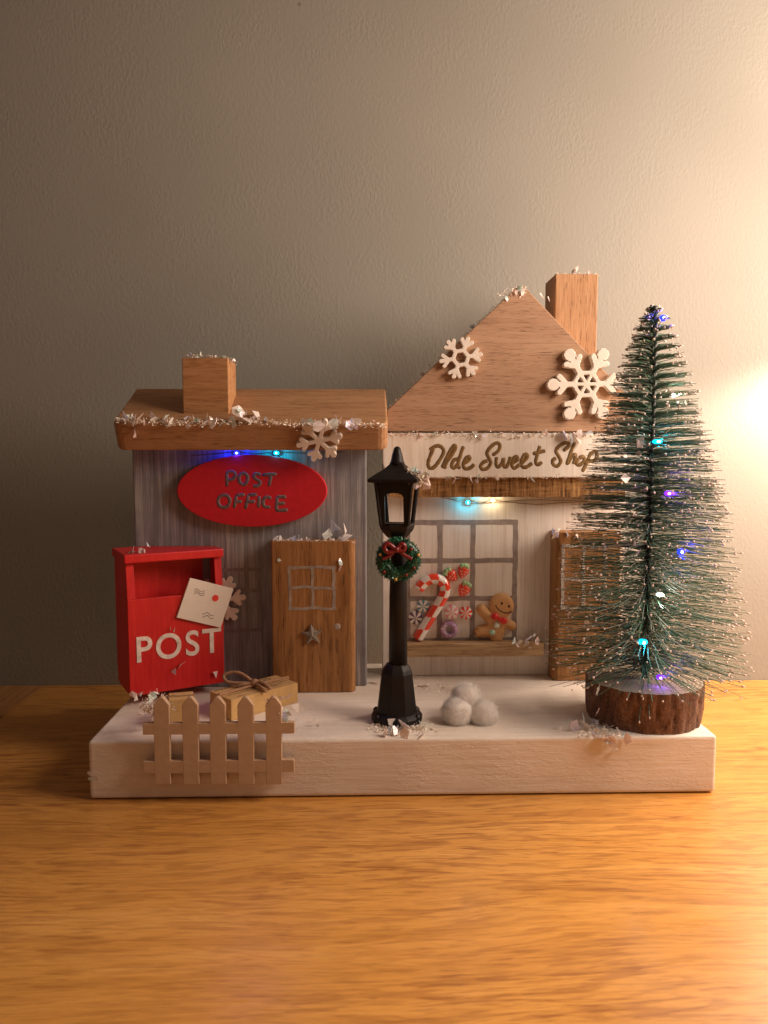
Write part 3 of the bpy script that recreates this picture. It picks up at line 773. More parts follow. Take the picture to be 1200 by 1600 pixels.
# lantern: six framed faces with an arched opening
z_b, z_t = lz(819), lz(752); rb, rt = 21.5*1.414*K, 28.5*1.414*K
m = MB()
LHR = PI/4 - math.radians(14)
for k in range(4):
    a, b_ = LHR + k*PI/2, LHR + (k+1)*PI/2
    def corner(ang, r, z): return Vector((hx + r*math.cos(ang), hy + r*math.sin(ang), z))
    q00, q10, q01, q11 = corner(a, rb, z_b), corner(b_, rb, z_b), corner(a, rt, z_t), corner(b_, rt, z_t)
    def bl(s_, t_): return q00.lerp(q10, s_).lerp(q01.lerp(q11, s_), t_)
    inner = [(.05, .02), (.95, .02), (.95, .8), (.9, .9), (.7, .93), (.5, .94), (.3, .93), (.1, .9), (.05, .8)] if k != 2 else [(.16, .04), (.84, .04), (.78, .66)] + [(.5 + .28*math.cos(t_), .66 + .09*math.sin(t_)) for t_ in (PI*.2, PI*.35, PI*.5, PI*.65, PI*.8)] + [(.22, .66)]
    outer = [(0, 0), (1, 0), (1, .72), (1, .9), (.8, 1), (.5, 1), (.2, 1), (0, .9), (0, .72)]
    n = len(inner); nv = (q10 - q00).cross(q01 - q00).normalized() * -.14
    if nv.dot(Vector((hx, hy, 0)) - Vector((q00.x, q00.y, 0))) < 0: nv = -nv
    V = [bl(*p) for p in outer] + [bl(*p) for p in inner]; V += [v + nv for v in V]
    F = []
    for i in range(n):
        j = (i+1) % n
        F += [(i, j, n+j, n+i), (2*n+j, 2*n+i, 3*n+i, 3*n+j), (n+i, n+j, 3*n+j, 3*n+i), (j, i, 2*n+i, 2*n+j)]
    m.add(V, F)
for k in range(4):
    a = LHR + k*PI/2; m.tube([corner(a, rb, z_b), corner(a, rt, z_t)], .09, 6)
m.build('lantern_frame', M['black'], sl_)
m = MB(); m.poly_loft((hx, hy), [(lz(754), 31*1.414*K), (lz(752), 38.5*1.414*K), (lz(748), 39*1.414*K), (lz(741), 30*1.414*K), (lz(732), 17*1.414*K), (lz(726), 11*1.414*K), (lz(722), 8*1.414*K)], 4, LHR); m.build('lantern_roof', M['black'], sl_, bevel=.03)
m = MB(); m.poly_loft((hx, hy), [(lz(727), 13*K), (lz(720), 10*K), (lz(712), 8.5*K), (lz(705), 6.5*K), (lz(700), 5*K), (lz(697.5), 2*K)], 14); m.build('finial', M['black'], sl_, True)

wc = U(622.5, 874, y=LY - .75)
wr = thing('wreath', wc, 'green tinsel wreath with a red bow hung on the lamp post', 'wreath')
m = MB(); R1, R2 = 24*K, 9.5*K
m.loft([[(wc.x + (R1 + R2*math.cos(t_))*math.cos(a), wc.y - R2*.75*math.sin(t_), wc.z + (R1 + R2*math.cos(t_))*math.sin(a)) for t_ in (2*PI*j/12 for j in range(12))] for a in (2*PI*i/36 for i in range(37))], False)
m.build('ring', M['wreath'], wr, True)
m = MB()
for i in range(1500):
    a = ru(0, 2*PI); t_ = ru(-.6, PI + .6); 
    o_ = Vector((math.cos(t_)*math.cos(a), -math.sin(t_)*.8, math.cos(t_)*math.sin(a)))
    p = Vector((wc.x + R1*math.cos(a), wc.y, wc.z + R1*math.sin(a))) + o_*R2*.9
    d = (o_ + Vector((ru(-.9, .9), ru(-.9, .9), ru(-.9, .9)))).normalized(); sd_ = d.cross(Vector((ru(-1,1), ru(-1,1), ru(-1,1)))).normalized()
    l = ru(.08, .19); wd = ru(.02, .04)
    m.add([p - sd_*wd, p + sd_*wd, p + d*l + sd_*wd*.4, p + d*l - sd_*wd*.4], [(0, 1, 2, 3)], 0 if rnd() < .6 else 1)
o = m.build('foliage', [M['wreath'], M['wreathlight']], wr); o['kind'] = 'stuff'
def wp(x, y, d): 
    q = U(x, y, y=LY - .75); return Vector((q.x, wc.y - d, q.z))
m = MB()
for lp in ([(618, 857), (606, 848), (600, 852), (605, 861), (618, 858)], [(620, 857), (626, 849), (631, 851), (630, 858), (620, 858)]):
    m.tube(smooth_path([wp(x, y, .40) for x, y in lp], 5), .125, 8)
for lp in ([(618, 858), (608, 867), (597, 872)], [(621, 858), (632, 866), (643, 872)]):
    m.tube(smooth_path([wp(x, y, .36) for x, y in lp], 5), .09, 8, (FR, .6))
m.ball(wp(619, 857, .45), (.16, .14, .16), 8, 6); m.build('bow', M['darkred'], wr, True)
for (x, y) in ((594, 865), (653, 866), (618, 904)):
    m = MB(); m.ball(wp(x, y, .30), .085, 10, 8); m.build('bauble', M['goldball'], wr, True)
for (x, y) in ((642, 857), (646, 886), (600, 892), (634, 897)):
    m = MB(); m.ball(wp(x, y, .30), .085, 10, 8); m.build('berry', M['darkred'], wr, True)

# ------------------------------------------------------------------ cotton snowballs
def snowball(px, py, rpx, y, zc, label):
    c = U(px, py, y=y); r = rpx*(y - CAM.y)/1200
    mm = MB(); mm.ball(c, r*.86, 36, 24)
    for i, v in enumerate(mm.v):
        d = (v - c).normalized(); mm.v[i] = c + d * r*(.85 + .10*noise.noise(d*1.7 + c) + .05*noise.noise(d*5 + c))
    for _ in range(5200):
        d = Vector((random.gauss(0,1), random.gauss(0,1), random.gauss(0,1))).normalized(); t_ = d.cross(Vector((ru(-1,1), ru(-1,1), ru(-1,1)))).normalized()
        p = c + d*r*.84; l = ru(.18, .42)*r*1.4; wd = .0045
        q1 = p + (t_*.8 + d*.35)*l*.5; q2 = p + (t_*.9 + d*ru(-.05, .55))*l
        s_ = d.cross(t_)*wd
        mm.add([p - s_, p + s_, q1 + s_, q1 - s_, q2], [(0, 1, 2, 3), (3, 2, 4)])
    return tag(mm.build('snowball', M['cotton'], None, True, origin=c), label, 'snowball', 'cotton snowballs piled beside the lamp')
snowball(715, 1113, 27.5, 2.25, 0, 'lower left white cotton snowball of the pile beside the lamp')
snowball(755, 1116, 25.5, 2.2, 0, 'lower right white cotton snowball of the pile beside the lamp')
snowball(728, 1090, 25.5, 2.75, 0, 'upper white cotton snowball resting on the other two')

# ------------------------------------------------------------------ sweets on the shop window
def P10(x, y, d=.0): q = U(x, y, y=HY - d); return q
kx = (HY - CAM.y)/1200
cp = smooth_path([P10(x, y, .26) for x, y in ((652, 999), (663, 980), (677, 957), (689, 938), (695, 925), (694, 913), (684, 905), (670, 906), (660, 913), (654, 921))], 14)
m = MB(); nn = 20
def cane_mi(k, i): return int((k*.085 + i/nn*1.0) % 2 < 1)
m.tube(cp, [.33 if 3 < k < len(cp)-4 else .33*math.sqrt(max(.08, 1 - ((3.5 - min(k, len(cp)-1-k))/4.2)**2)) for k in range(len(cp))], nn, None, cane_mi)
tag(m.build('candy_cane', [M['candywhite'], M['candyred']], None, True, origin=P10(675, 955)), 'red and white striped candy cane on the shop window', 'candy cane')
def mint(px, py, rpx, ma, label, n=7, rot=0):
    c = P10(px, py); r = rpx*kx; mm = MB(); N = n*2*3
    prof = [(1.0, 0), (1.0, .14), (.9, .21), (.6, .26), (.05, .28)]
    mm.loft([[(c.x + r*k*math.cos(rot + 2*PI*i/N), HY - h, c.z + r*k*math.sin(rot + 2*PI*i/N)) for i in range(N)] for k, h in prof], True, lambda k, i: (i//3) % 2)
    return tag(mm.build('mint', [ma, M['candywhite']], None, False, origin=c), label, 'sweet', 'peppermint sweets on the shop window')
mint(660.5, 946.5, 10.5, M['candyblue'], 'teal striped peppermint sweet left of the candy cane', 6, .2)
mint(649, 964.5, 11, M['candyplum'], 'dark plum striped peppermint sweet left of the candy cane', 6)
mint(705, 956, 11.5, M['candypink'], 'pink striped peppermint sweet right of the candy cane', 6, .4)
mint(727, 957, 10.5, M['candyred'], 'red striped peppermint sweet right of the pink one', 7, .1)
c = P10(701, 983); m = MB()
R1, R2 = 9.6*kx, 4.6*kx
m.loft([[(c.x + (R1 + R2*math.cos(t_))*math.cos(a), HY - .13 - R2*math.sin(t_), c.z + (R1 + R2*math.cos(t_))*math.sin(a)) for t_ in (2*PI*j/12 for j in range(12))] for a in (2*PI*i/30 for i in range(31))], False)
dn = thing('doughnut', c, 'lilac iced ring doughnut below the pink peppermint', 'sweet'); m.build('ring', M['lilac'], dn, True)
m = MB()
for i in range(26):
    a = ru(0, 2*PI); q = R1 + ru(-.6, .6)*R2; p = Vector((c.x + q*math.cos(a), HY - .13 - R2*.9, c.z + q*math.sin(a))); t_ = Vector((ru(-1,1), 0, ru(-1,1))).normalized()*.06
    m.tube([p - t_, p + t_], .02, 5)
m.build('sprinkles', M['candywhite'], dn)['kind'] = 'stuff'
def strawberry(px, py, lx, ly, r, label):
    c = P10(px, py); l = P10(lx, ly); ax = Vector((l.x - c.x, 0, l.z - c.z)).normalized(); sxv = Vector((ax.z, 0, -ax.x)); rr_ = r*kx
    t = thing('strawberry', c, label, 'sweet', 'strawberry sweets on the shop window')
    def sd(x, y):
        wq = (.88 - .30*max(0, -y/rr_) - .05*(y/rr_)) ; return (math.hypot(x/max(.3, wq), y/1.15) - rr_)*.8
    mm = MB(); plate(mm, sd, (-1.4*rr_, -1.4*rr_, 1.4*rr_, 1.4*rr_), rr_/10, (c.x, HY, c.z), sxv, ax, FR, .08, rr_*.8, .24); mm.build('fruit', M['candyred'], t, True)
    mm = MB(); q = (Vector((c.x, 0, c.z)) + ax*rr_*.95); 
    for k in (-1, 0, 1):
        e = q + sxv*k*rr_*.38 - ax*abs(k)*.05; mm.ball((e.x, HY - .17, e.z), (.16, .14, .16), 8, 6)
    mm.build('leaf_cap', M['leaf'], t, True)
    mm = MB()
    for (sx, sy) in ((-.4, .45), (.05, .5), (.45, .4), (-.2, .05), (.25, .0), (-.45, -.05), (.5, -.02), (-.05, -.45), (.25, -.4), (-.25, -.4), (0, -.8)):
        e = Vector((c.x, 0, c.z)) + sxv*sx*rr_ + ax*sy*rr_; dd = math.hypot(sx, sy*.9); mm.ball((e.x, HY - .30 + .12*dd*dd, e.z), (.035, .03, .05), 6, 4)
    mm.build('seeds', M['candywhite'], t, True)
strawberry(704.5, 898, 695, 889, 10.5, 'leftmost and lowest leaning of three strawberry sweets, beside the cane hook')
strawberry(723.5, 892, 726, 882, 10, 'topmost strawberry sweet on the shop window')
strawberry(725, 920.5, 730, 910, 11, 'strawberry sweet below the other two')

gm = thing('gingerbread_man', P10(775, 1000), 'smiling gingerbread man with red bow tie standing on shop sill', 'gingerbread man')
gc = P10(775, 968); gk = kx
def g2(x, y): q = P10(x, y); return (q.x - gc.x, q.z - gc.z)
caps = [(g2(783, 945), g2(783.5, 946), 19.5*gk), (g2(778, 965), g2(774, 985), 14.5*gk), (g2(768, 968), g2(752, 952), 8.3*gk), (g2(786, 970), g2(799, 977), 7.6*gk),
        (g2(768, 984), g2(750.5, 986), 9.5*gk), (g2(774, 986), g2(775, 995), 10*gk)]
def gsd(x, y):
    d = 9.0
    for p, q, r in caps:
        e = seg_d(x, y, p[0], p[1], q[0], q[1]) - r
        h = max(.12 - abs(d - e), 0)/.12; d = min(d, e) - h*h*.12*.25
    return d
m = MB(); plate(m, gsd, (-1.9, -1.9, 1.9, 2.1), .05, (gc.x, HY, gc.z), EX, EZ, FR, .10, .36, .26); m.build('body', M['ginger'], gm, True)
def gf(x, y, d): q = P10(x, y); return Vector((q.x, HY - d, q.z))
for (x, y) in ((782.5, 941), (793.5, 945.5)):
    m = MB(); m.ball(gf(x, y, .355), (.085, .03, .09), 8, 6); m.build('eye', M['brownline'], gm, True)
m = MB(); m.tube(smooth_path([gf(x, y, .355) for x, y in ((773.5, 945), (777, 950), (783, 954), (790, 956), (796.5, 955))], 5), .035, 6); m.ball(gf(773.5, 944.5, .355), .05, 6, 5); m.ball(gf(796.7, 953.5, .355), .05, 6, 5)
m.build('mouth', M['brownline'], gm, True)
m = MB()
for (cx1_, cy1_, a_) in ((771.5, 961, -.2), (785, 967.5, -.2)):
    m.ball(gf(cx1_, cy1_, .42), (.25, .14, .22), 12, 8, 0, Matrix.Rotation(.35, 3, 'Y'))
m.ball(gf(778.3, 964.3, .46), (.12, .12, .12), 8, 6); m.build('bow_tie', M['ribbon'], gm, True)
for (x, y, mt_) in ((774.5, 975, 'mintpale'), (767.5, 986, 'mint')):
    m = MB(); m.ball(gf(x, y, .38), (.19, .11, .19), 12, 8); m.build('button', M[mt_], gm, True)
m = MB(); strokes(m, [[(743, 983), (747, 990), (753, 987), (757, 990)]], lambda x, y: gf(x, y, .345), FR, .03, .6); strokes(m, [[(766, 997), (774, 998.5), (783, 997)]], lambda x, y: gf(x, y, .345), FR, .03, .6)
m.build('icing_line', M['ginger'], gm, True)

# ------------------------------------------------------------------ bottle brush tree on a log slice
lowc = U(1014, 1128, z=ZB); TC = Vector((U(1014, 1128, z=ZB).x, 2.85, 0)); TK = (TC.y - CAM.y)/1200
LR = 2.93; LTOP = ZB + 2.08
tr = thing('bottle_brush_tree', (TC.x, TC.y, ZB), 'frosted green bottle brush fir tree standing on a bark log slice', 'tree')
m = MB(); N = 150; Kz = 18; rings = []
for k in range(Kz + 1):
    z = ZB + .01 + (LTOP - ZB)*k/Kz; ring = []
    for i in range(N):
        a = 2*PI*i/N; d = Vector((math.cos(a), math.sin(a), 0))
        g = noise.noise(Vector((d.x*5.0, d.y*5.0, z*.28))); g2_ = noise.noise(Vector((d.x*13, d.y*13, z*1.1 + 4)))
        g3 = abs(noise.noise(Vector((d.x*7.5 + 3, d.y*7.5, z*.18)))); crack = -.16*max(0, 1 - g3/.07)
        r = LR*(1 + .02*math.cos(2*a + .6)) + .10*g + .05*g2_ + crack - .10*(1 - k/Kz)**3
        ring.append((TC.x + r*d.x, TC.y + r*.98*d.y, z))
    rings.append(ring)
m.loft(rings, False); log = m.build('log_slice', M['bark'], tr, True)
m = MB(); rt_ = [(TC.x + (p[0]-TC.x)*.985, TC.y + (p[1]-TC.y)*.985) for p in rings[-1]]
m.loft([[(x, y, LTOP - .06) for x, y in rt_], [(x, y, LTOP - .015 + .02*noise.noise(Vector((x*3, y*3, 0)))) for x, y in rt_]], True); m.build('cut_face', M['cut'], log)
def stem(z):                                   # the wire leans a little
    y_ = U(1014, 1060, y=TC.y).z; f = (z - LTOP)/(U(1022, 476, y=TC.y).z - LTOP)
    x0, x1 = U(1007, 1060, y=TC.y).x, U(1023, 476, y=TC.y).x
    return Vector((x0 + (x1 - x0)*f, TC.y, z))
ZT = U(1022, 478, y=TC.y).z; ZL = LTOP + .02
m = MB()
for ph in (0, PI):
    pts = []; z = ZL - .03
    while z < ZT: q = stem(z); a = z*2*PI/1.0 + ph; pts.append(q + Vector((.095*math.cos(a), .095*math.sin(a), 0))); z += .1
    m.tube(pts, .11, 6)
m.build('trunk', M['wire'], tr, True)
prof = [(480, 7), (500, 22), (530, 33), (560, 44), (600, 60), (650, 76), (700, 92), (750, 105), (800, 119), (850, 128), (900, 136), (950, 143), (1000, 152), (1045, 158)]
PR = [(U(1015, y, y=TC.y).z, r*TK) for y, r in prof]
def rad(z):
    for (za, ra), (zb_, rb_) in zip(PR, PR[1:]):
        if zb_ <= z <= za: t_ = (za - z)/(za - zb_); return ra + (rb_ - ra)*t_
    return PR[0][1] if z > PR[0][0] else PR[-1][1]
BV, BF = [], []; TV, TF = [], []
def bristle(p, d, l, droop, w_=.021, frost=.3):
    n0 = len(BV); side = d.cross(EZ).normalized(); upv = side.cross(d)
    kink = Vector((ru(-1, 1), ru(-1, 1), ru(-1, 1)))*.022*l
    q1 = p + d*l*.55 + kink; q2 = p + d*l - EZ*droop*l
    for q, r in ((p, w_), (q1, w_), (q2, w_*.8)):
        for k in range(3): a = k*2*PI/3 + .5; BV.append(q + side*(r*math.cos(a)) + upv*(r*math.sin(a)))
    for s_ in (0, 3):
        for k in range(3): j = (k+1) % 3; BF.append((n0+s_+k, n0+s_+j, n0+s_+3+j, n0+s_+3+k))
    BF.append((n0+6, n0+7, n0+8))
    if rnd() < frost:
        dd = (q2 - q1).normalized(); tip(q2, dd, ru(.04, .08), ru(.07, .17))
def tip(c, dd, r, l):
    n0 = len(TV); s1 = dd.orthogonal().normalized(); s2 = dd.cross(s1)
    TV.append(c - dd*l)
    for k in range(4): a = k*PI/2; TV.append(c + s1*(r*math.cos(a)) + s2*(r*math.sin(a)))
    TV.append(c + dd*l*.8)
    for k in range(4): j = (k+1) % 4; TF.append((n0, n0+1+j, n0+1+k)); TF.append((n0+5, n0+1+k, n0+1+j))
z = ZL + .5
while z < ZT:
    f = (ZT - z)/(ZT - ZL); pitch = .97
    nb = 6 if f > .55 else 8
    for k in range(nb):
        zz = z + ru(0, .055)
        spread = .20 + .74*f
        a = 2*PI*zz/pitch + (PI if rnd() < .5 else 0) + random.gauss(0, spread)
        el = ru(-.055, .055) + .10*(1 - f) - .04*max(0, f - .85)/.15
        d = Vector((math.cos(a)*math.cos(el), math.sin(a)*math.cos(el), math.sin(el)))
        l = rad(zz)*ru(.80, 1.03)
        if rnd() < .04: l *= ru(1.0, 1.06)
        bristle(stem(zz) + d*.05, d, l, ru(-.01, .04) + .02*f, ru(.015, .022), .15 + .38*f)
    z += .0165*1.9
# low stray bristles and the two long frosted ones hanging over the front of the log
for k in range(26):
    a = ru(-.5, PI + .5); d = Vector((math.cos(a), math.sin(a), ru(-.22, -.02))).normalized(); bristle(stem(ZL + ru(.1, .7)), d, ru(3.2, 5.2), ru(.02, .10), .017, .25)
s0 = stem(ZL + .7)
for (x, y) in ((999, 1129), (1015, 1122)):
    e = U(x, y, y=TC.y - LR - .25); n0 = len(BV); pts = smooth_path([s0 + Vector((0, -.3, 0)), s0.lerp(e, .55) + EZ*.55, e], 4)
    for a_, b_ in zip(pts, pts[1:]):
        d = (b_ - a_); bristle(a_, d.normalized(), d.length*1.02, 0, .018, 0)
    tip(e, Vector((0, 0, -1)), .055, .11)
m = MB(); m.v = BV; m.f = BF; m.mi = [0]*len(BF); o = m.build('bristles', M['bristle'], tr); o['kind'] = 'stuff'
# loose frost lumps along the bristles
for _ in range(300):
    zz = ZL + (ZT - ZL)*(rnd()**1.5); a = ru(0, 2*PI); q = rad(zz)*ru(.2, 1.0); c = stem(zz) + Vector((q*math.cos(a), q*math.sin(a), ru(-.1, .1)))
    dd = Vector((math.cos(a), math.sin(a), ru(-.3, .3))).normalized(); tip(c, dd, ru(.03, .075), ru(.06, .2))
m = MB(); m.v = TV; m.f = TF; m.mi = [0]*len(TF); o = m.build('frost_tips', M['frost'], tr, True); o['kind'] = 'stuff'

# ------------------------------------------------------------------ fairy lights
def led(root, c, col, rx=.15, rz=.12, glow=.006):
    lamp('POINT', 'bulb_light', Vector(c) + Vector((0, -rx*1.2, 0)), glow, LED[col][0], .08)
    m_ = MB(); m_.ball(c, (rx, rx*.8, rz), 12, 8); o_ = m_.build('bulb', M['led_' + col], root, True)
    m_ = MB(); m_.ball(Vector(c) + Vector((0, -rx*.62, 0)), (rx*.42, rx*.35, rz*.5), 8, 6); m_.build('filament', M['core_' + col], o_, True)
    return o_
fl = thing('fairy_lights', U(400, 707, y=PY - .3), 'blue and cyan fairy lights tucked under the plank roof above the oval sign', 'fairy lights', 'strings of fairy lights')
for (x, col) in ((370, 'blue'), (432, 'cyan')): led(fl, U(x, 708, y=PY - .30), col, .17, .11, .022 if col == 'blue' else .012)
m = MB(); m.tube(smooth_path([U(x, y, y=PY - .12) for x, y in ((300, 712), (340, 709), (370, 706.5), (400, 709), (432, 706.5), (470, 708), (540, 706))], 5), .018, 5); m.build('cable', M['copperwire'], fl, True)
fl = thing('fairy_lights', U(750, 783, y=HY - .3), 'cyan and warm white fairy lights hung under the brown shop eave', 'fairy lights', 'strings of fairy lights')
led(fl, U(731, 785, y=HY - .28), 'cyan', .15, .14, .007); led(fl, U(770, 782, y=HY - .25), 'white', .14, .09, .005)
m = MB(); m.tube(smooth_path([U(x, y, y=HY - .2) for x, y in ((690, 777), (712, 781), (731, 782), (750, 786), (770, 782), (800, 785), (840, 788), (880, 785), (930, 784), (965, 782))], 5), .018, 5)
m.tube(smooth_path([U(x, y, y=HY - .16) for x, y in ((700, 779), (731, 786), (770, 785), (830, 781), (900, 782), (965, 779))], 5), .016, 5); m.build('cable', M['copperwire'], fl, True)
fl = thing('fairy_lights', stem(ZL + 4), 'blue, cyan and violet fairy lights wound round the bottle brush tree', 'fairy lights', 'strings of fairy lights')
LP_ = [(1036, 497, 'blue', .17, .17, .35), (1052, 618, 'pale', .12, .11, 1.7), (1027, 690, 'cyan', .26, .12, 1.9), (1044, 771, 'violet', .2, .13, 2.3), (1064, 862, 'blue', .19, .17, 2.6), (1031, 929, 'pale', .2, .12, 2.6), (1004, 1003, 'cyan', .26, .15, 2.8), (1031, 1058, 'violet', .19, .13, 1.4)]
wp_ = []
for (x, y, col, rx_, rz_, dy) in LP_:
    q = U(x, y, y=TC.y - dy); led(fl, q, col, rx_, rz_, .006 if y < 1050 else .0025); wp_.append(q)
pts = []
for i, (a_, b_) in enumerate(zip(wp_, wp_[1:])):
    pts.append(a_); mid = a_.lerp(b_, .5); pts.append(mid + Vector(((1.2 if i % 2 else -1.2)*.8, .9, 0)))
pts.append(wp_[-1]); m = MB(); m.tube(smooth_path(pts, 8), .016, 5); m.build('cable', M['copperwire'], fl, True)

# ------------------------------------------------------------------ iridescent snow flakes
FLAKES = []
for k in range(15):
    m = MB(); n = random.choice((3, 4, 4, 5, 6)); 
    asp = ru(.35, 1.0); pts = []
    if k >= 14: 
        pts = [((1 if i % 2 == 0 else .5)*math.cos(i*PI/5), (1 if i % 2 == 0 else .5)*math.sin(i*PI/5)) for i in range(10)]
    else:
        pts = [(math.cos(2*PI*i/n + ru(-.3, .3))*ru(.7, 1.1), math.sin(2*PI*i/n + ru(-.3, .3))*asp*ru(.7, 1.1)) for i in range(n)]
    n = len(pts); bend = ru(-.5, .5)
    top_ = [(x, y, bend*x*x) for x, y in pts]
    # a thin folded film with real edges
    V = top_ + [(x, y, z - .035) for x, y, z in top_] + [(0, 0, 0), (0, 0, -.035)]
    F = [(i, (i+1) % n, 2*n) for i in range(n)] + [((i+1) % n + n, i + n, 2*n+1) for i in range(n)] + [(i + n, (i+1) % n + n, (i+1) % n, i) for i in range(n)]
    me = bpy.data.meshes.new('snow_flake'); me.from_pydata([Vector(v)*S for v in V], [], F); me.materials.append(M['flake']); FLAKES.append(me)
def scatter(path, Y, n, size, label, group, spread=(4, 4), dz=.2, kind=None, flat=0, up=0):
    if n > 6: n = int(n*.66)
    size *= 1.08
    """n flakes along a picture path lying at depth Y (a number or a function of the point)"""
    P = [Vector((x, y, 0)) for x, y in path]; segl = [(b_ - a_).length for a_, b_ in zip(P, P[1:])]; tot = sum(segl) or 1
    for i in range(n):
        t_ = rnd()*tot; k = 0
        while k < len(segl) - 1 and t_ > segl[k]: t_ -= segl[k]; k += 1
        q = P[k].lerp(P[min(k+1, len(P)-1)], t_/(segl[k] or 1)) if segl else P[0]
        x, y = q.x + random.gauss(0, spread[0]), q.y + random.gauss(0, spread[1])
        pos = Y(x, y) if callable(Y) else U(x, y, y=Y - abs(random.gauss(0, dz)))
        o_ = bpy.data.objects.new('snow_flake', FLAKES[14] if kind == 'star' else random.choice(FLAKES[:14])); COL.objects.link(o_)
        o_.location = pos*S; s_ = size*ru(.55, 1.5); o_.scale = (s_, s_, s_)
        o_.rotation_euler = (ru(-.4, .4), ru(-.4, .4), ru(0, 6.3)) if rnd() < flat else (ru(0, 6.3), ru(0, 6.3), ru(0, 6.3))
        tag(o_, label, 'flake', group)
def onroof(x, y):
    q = U(x, y, pl=(rp(0, 0, 0) - sn*.12, sn)); return q
def onboard(x, y): return U(x, y, z=ZB + ru(.05, .3))
scatter([(192, 656), (240, 658), (300, 660), (360, 655), (400, 655), (450, 662), (520, 662), (590, 664)], onroof, 84, .27, 'iridescent snow flake along the front edge of the post office roof', 'flakes on the plank roof edge', (5, 4.5))
scatter([(195, 650), (225, 668)], lambda x, y: U(x, y, y=6.05), 8, .30, 'larger iridescent snow flake at left corner of the plank roof', 'flakes at the left roof corner', (5, 6))
scatter([(370, 642), (385, 655)], lambda x, y: U(x, y, y=6.3), 6, .36, 'larger iridescent snow flake beside foot of the short chimney', 'flakes by the short chimney', (5, 5))
scatter([(291, 554), (330, 557), (366, 566)], lambda x, y: U(x, y, y=7.9), 16, .18, 'pale snow flake on top of the short chimney', 'flakes on the short chimney', (3, 2))
scatter([(428, 842), (480, 842), (556, 846)], lambda x, y: U(x, y, y=DY + ru(.1, .8)), 34, .20, 'pale snow flake along the top of the post office door', 'flakes on the post office door top', (3, 3))
scatter([(500, 836), (540, 830)], lambda x, y: U(x, y, y=DY + .5), 6, .45, 'large clear snow flake standing on the post office door top', 'large flakes on the post office door', (6, 6))
scatter([(434, 871), (540, 880)], DY - .05, 3, .20, 'small shiny snow flake stuck on face of the post office door', 'flakes on the post office door face', (3, 8), .02)
scatter([(188, 858), (240, 862)], lambda x, y: U(x, y, y=5.4), 12, .26, 'clear snow flake lying on lid of the red postbox', 'flakes on the postbox lid', (5, 4))
scatter([(276, 1040), (284, 1036)], lambda x, y: U(x, y, pl=(bpl[0] + bn*.12, bn)), 3, .28, 'shiny snow flake stuck below the POST lettering', 'flakes on the postbox front', (3, 5))
scatter([(266, 983), (210, 938), (335, 1055)], lambda x, y: U(x, y, pl=(bpl[0] + bn*.1, bn)), 4, .18, 'tiny snow flake stuck on the red postbox panel', 'tiny flakes on the postbox panel', (6, 4))
scatter([(215, 1090), (240, 1096), (262, 1100), (235, 1118)], lambda x, y: U(x, y, y=.4 + ru(0, 1.2)), 22, .30, 'iridescent snow flake heaped behind left end of the fence', 'flakes by the left fence end', (10, 8))
scatter([(428, 1105), (450, 1120), (460, 1100)], lambda x, y: U(x, y, y=-.3 + ru(-.2, .9)), 18, .28, 'iridescent snow flake heaped over right end of the fence', 'flakes by the right fence end', (7, 9))
scatter([(476, 1128), (500, 1126)], onboard, 4, .2, 'pinkish snow flake lying on base right of the fence', 'flakes on the base beside the fence', (6, 4), flat=.8)
scatter([(640, 735), (655, 745), (664, 760)], lambda x, y: U(x, y, y=LY - .55), 14, .50, 'white snow flake clinging to right side of the lantern roof', 'flakes on the lantern roof', (4, 5))
scatter([(588, 1138), (620, 1134), (655, 1132), (640, 1142)], onboard, 34, .27, 'pale snow flake heaped around foot of the street lamp', 'flakes around the lamp foot', (12, 6), flat=.4)
scatter([(585, 1060), (690, 1072), (720, 1078)], onboard, 10, .2, 'pale snow flake lying on base between lamp and shop', 'flakes on the base before the shop', (14, 4), flat=.8)
scatter([(625, 681), (700, 678), (780, 681), (860, 680), (940, 680)], SGY, 44, .19, 'pale snow flake along the top edge of the shop sign', 'flakes along the shop sign top', (5, 3), .15)
scatter([(872, 676), (880, 682), (920, 682)], SGY - .1, 8, .34, 'large bright snow flake on right end of the shop sign', 'large flakes on the shop sign', (6, 5), .15)
scatter([(690, 748), (760, 749), (850, 748), (900, 746)], SGY, 20, .18, 'pale snow flake along lower edge of the shop sign', 'flakes along the shop sign bottom', (6, 4), .12)
scatter([(640, 600), (720, 525), (780, 465)], lambda x, y: U(x, y, y=GY + ru(.1, 1.5)), 12, .17, 'small snow flake along left slope of the pointed gable', 'flakes on the left gable slope', (3, 3))
scatter([(785, 458), (815, 452), (822, 458)], GY - .02, 12, .24, 'clear snow flake stuck at peak of the pointed gable', 'flakes at the gable peak', (7, 5), .1)
scatter([(848, 466), (858, 472)], lambda x, y: U(x, y, y=10.6), 2, .22, 'bluish snow flake on slope left of the tall chimney', 'flakes left of the tall chimney', (2, 2))
scatter([(890, 427), (905, 423), (930, 429)], lambda x, y: U(x, y, y=11.2), 8, .19, 'pale snow flake on top of the tall chimney', 'flakes on the tall chimney', (4, 2))
scatter([(805, 1006), (840, 1000), (830, 1012)], lambda x, y: U(x, y, y=9.3), 18, .24, 'clear iridescent snow flake on right end of the shop sill', 'flakes on the shop sill', (8, 6))
scatter([(862, 832), (880, 836), (905, 838)], lambda x, y: U(x, y, y=TY - .05), 13, .24, 'pale snow flake on top corner of the shop door', 'flakes on the shop door top', (5, 4))
scatter([(895, 1135), (925, 1130), (950, 1148), (965, 1160)], lambda x, y: U(x, y, y=max(-.25, U(x, y, z=ZB + .25).y)), 30, .32, 'clear snow flake heaped on base left of the log slice', 'flakes beside the log slice', (12, 7), flat=.3)
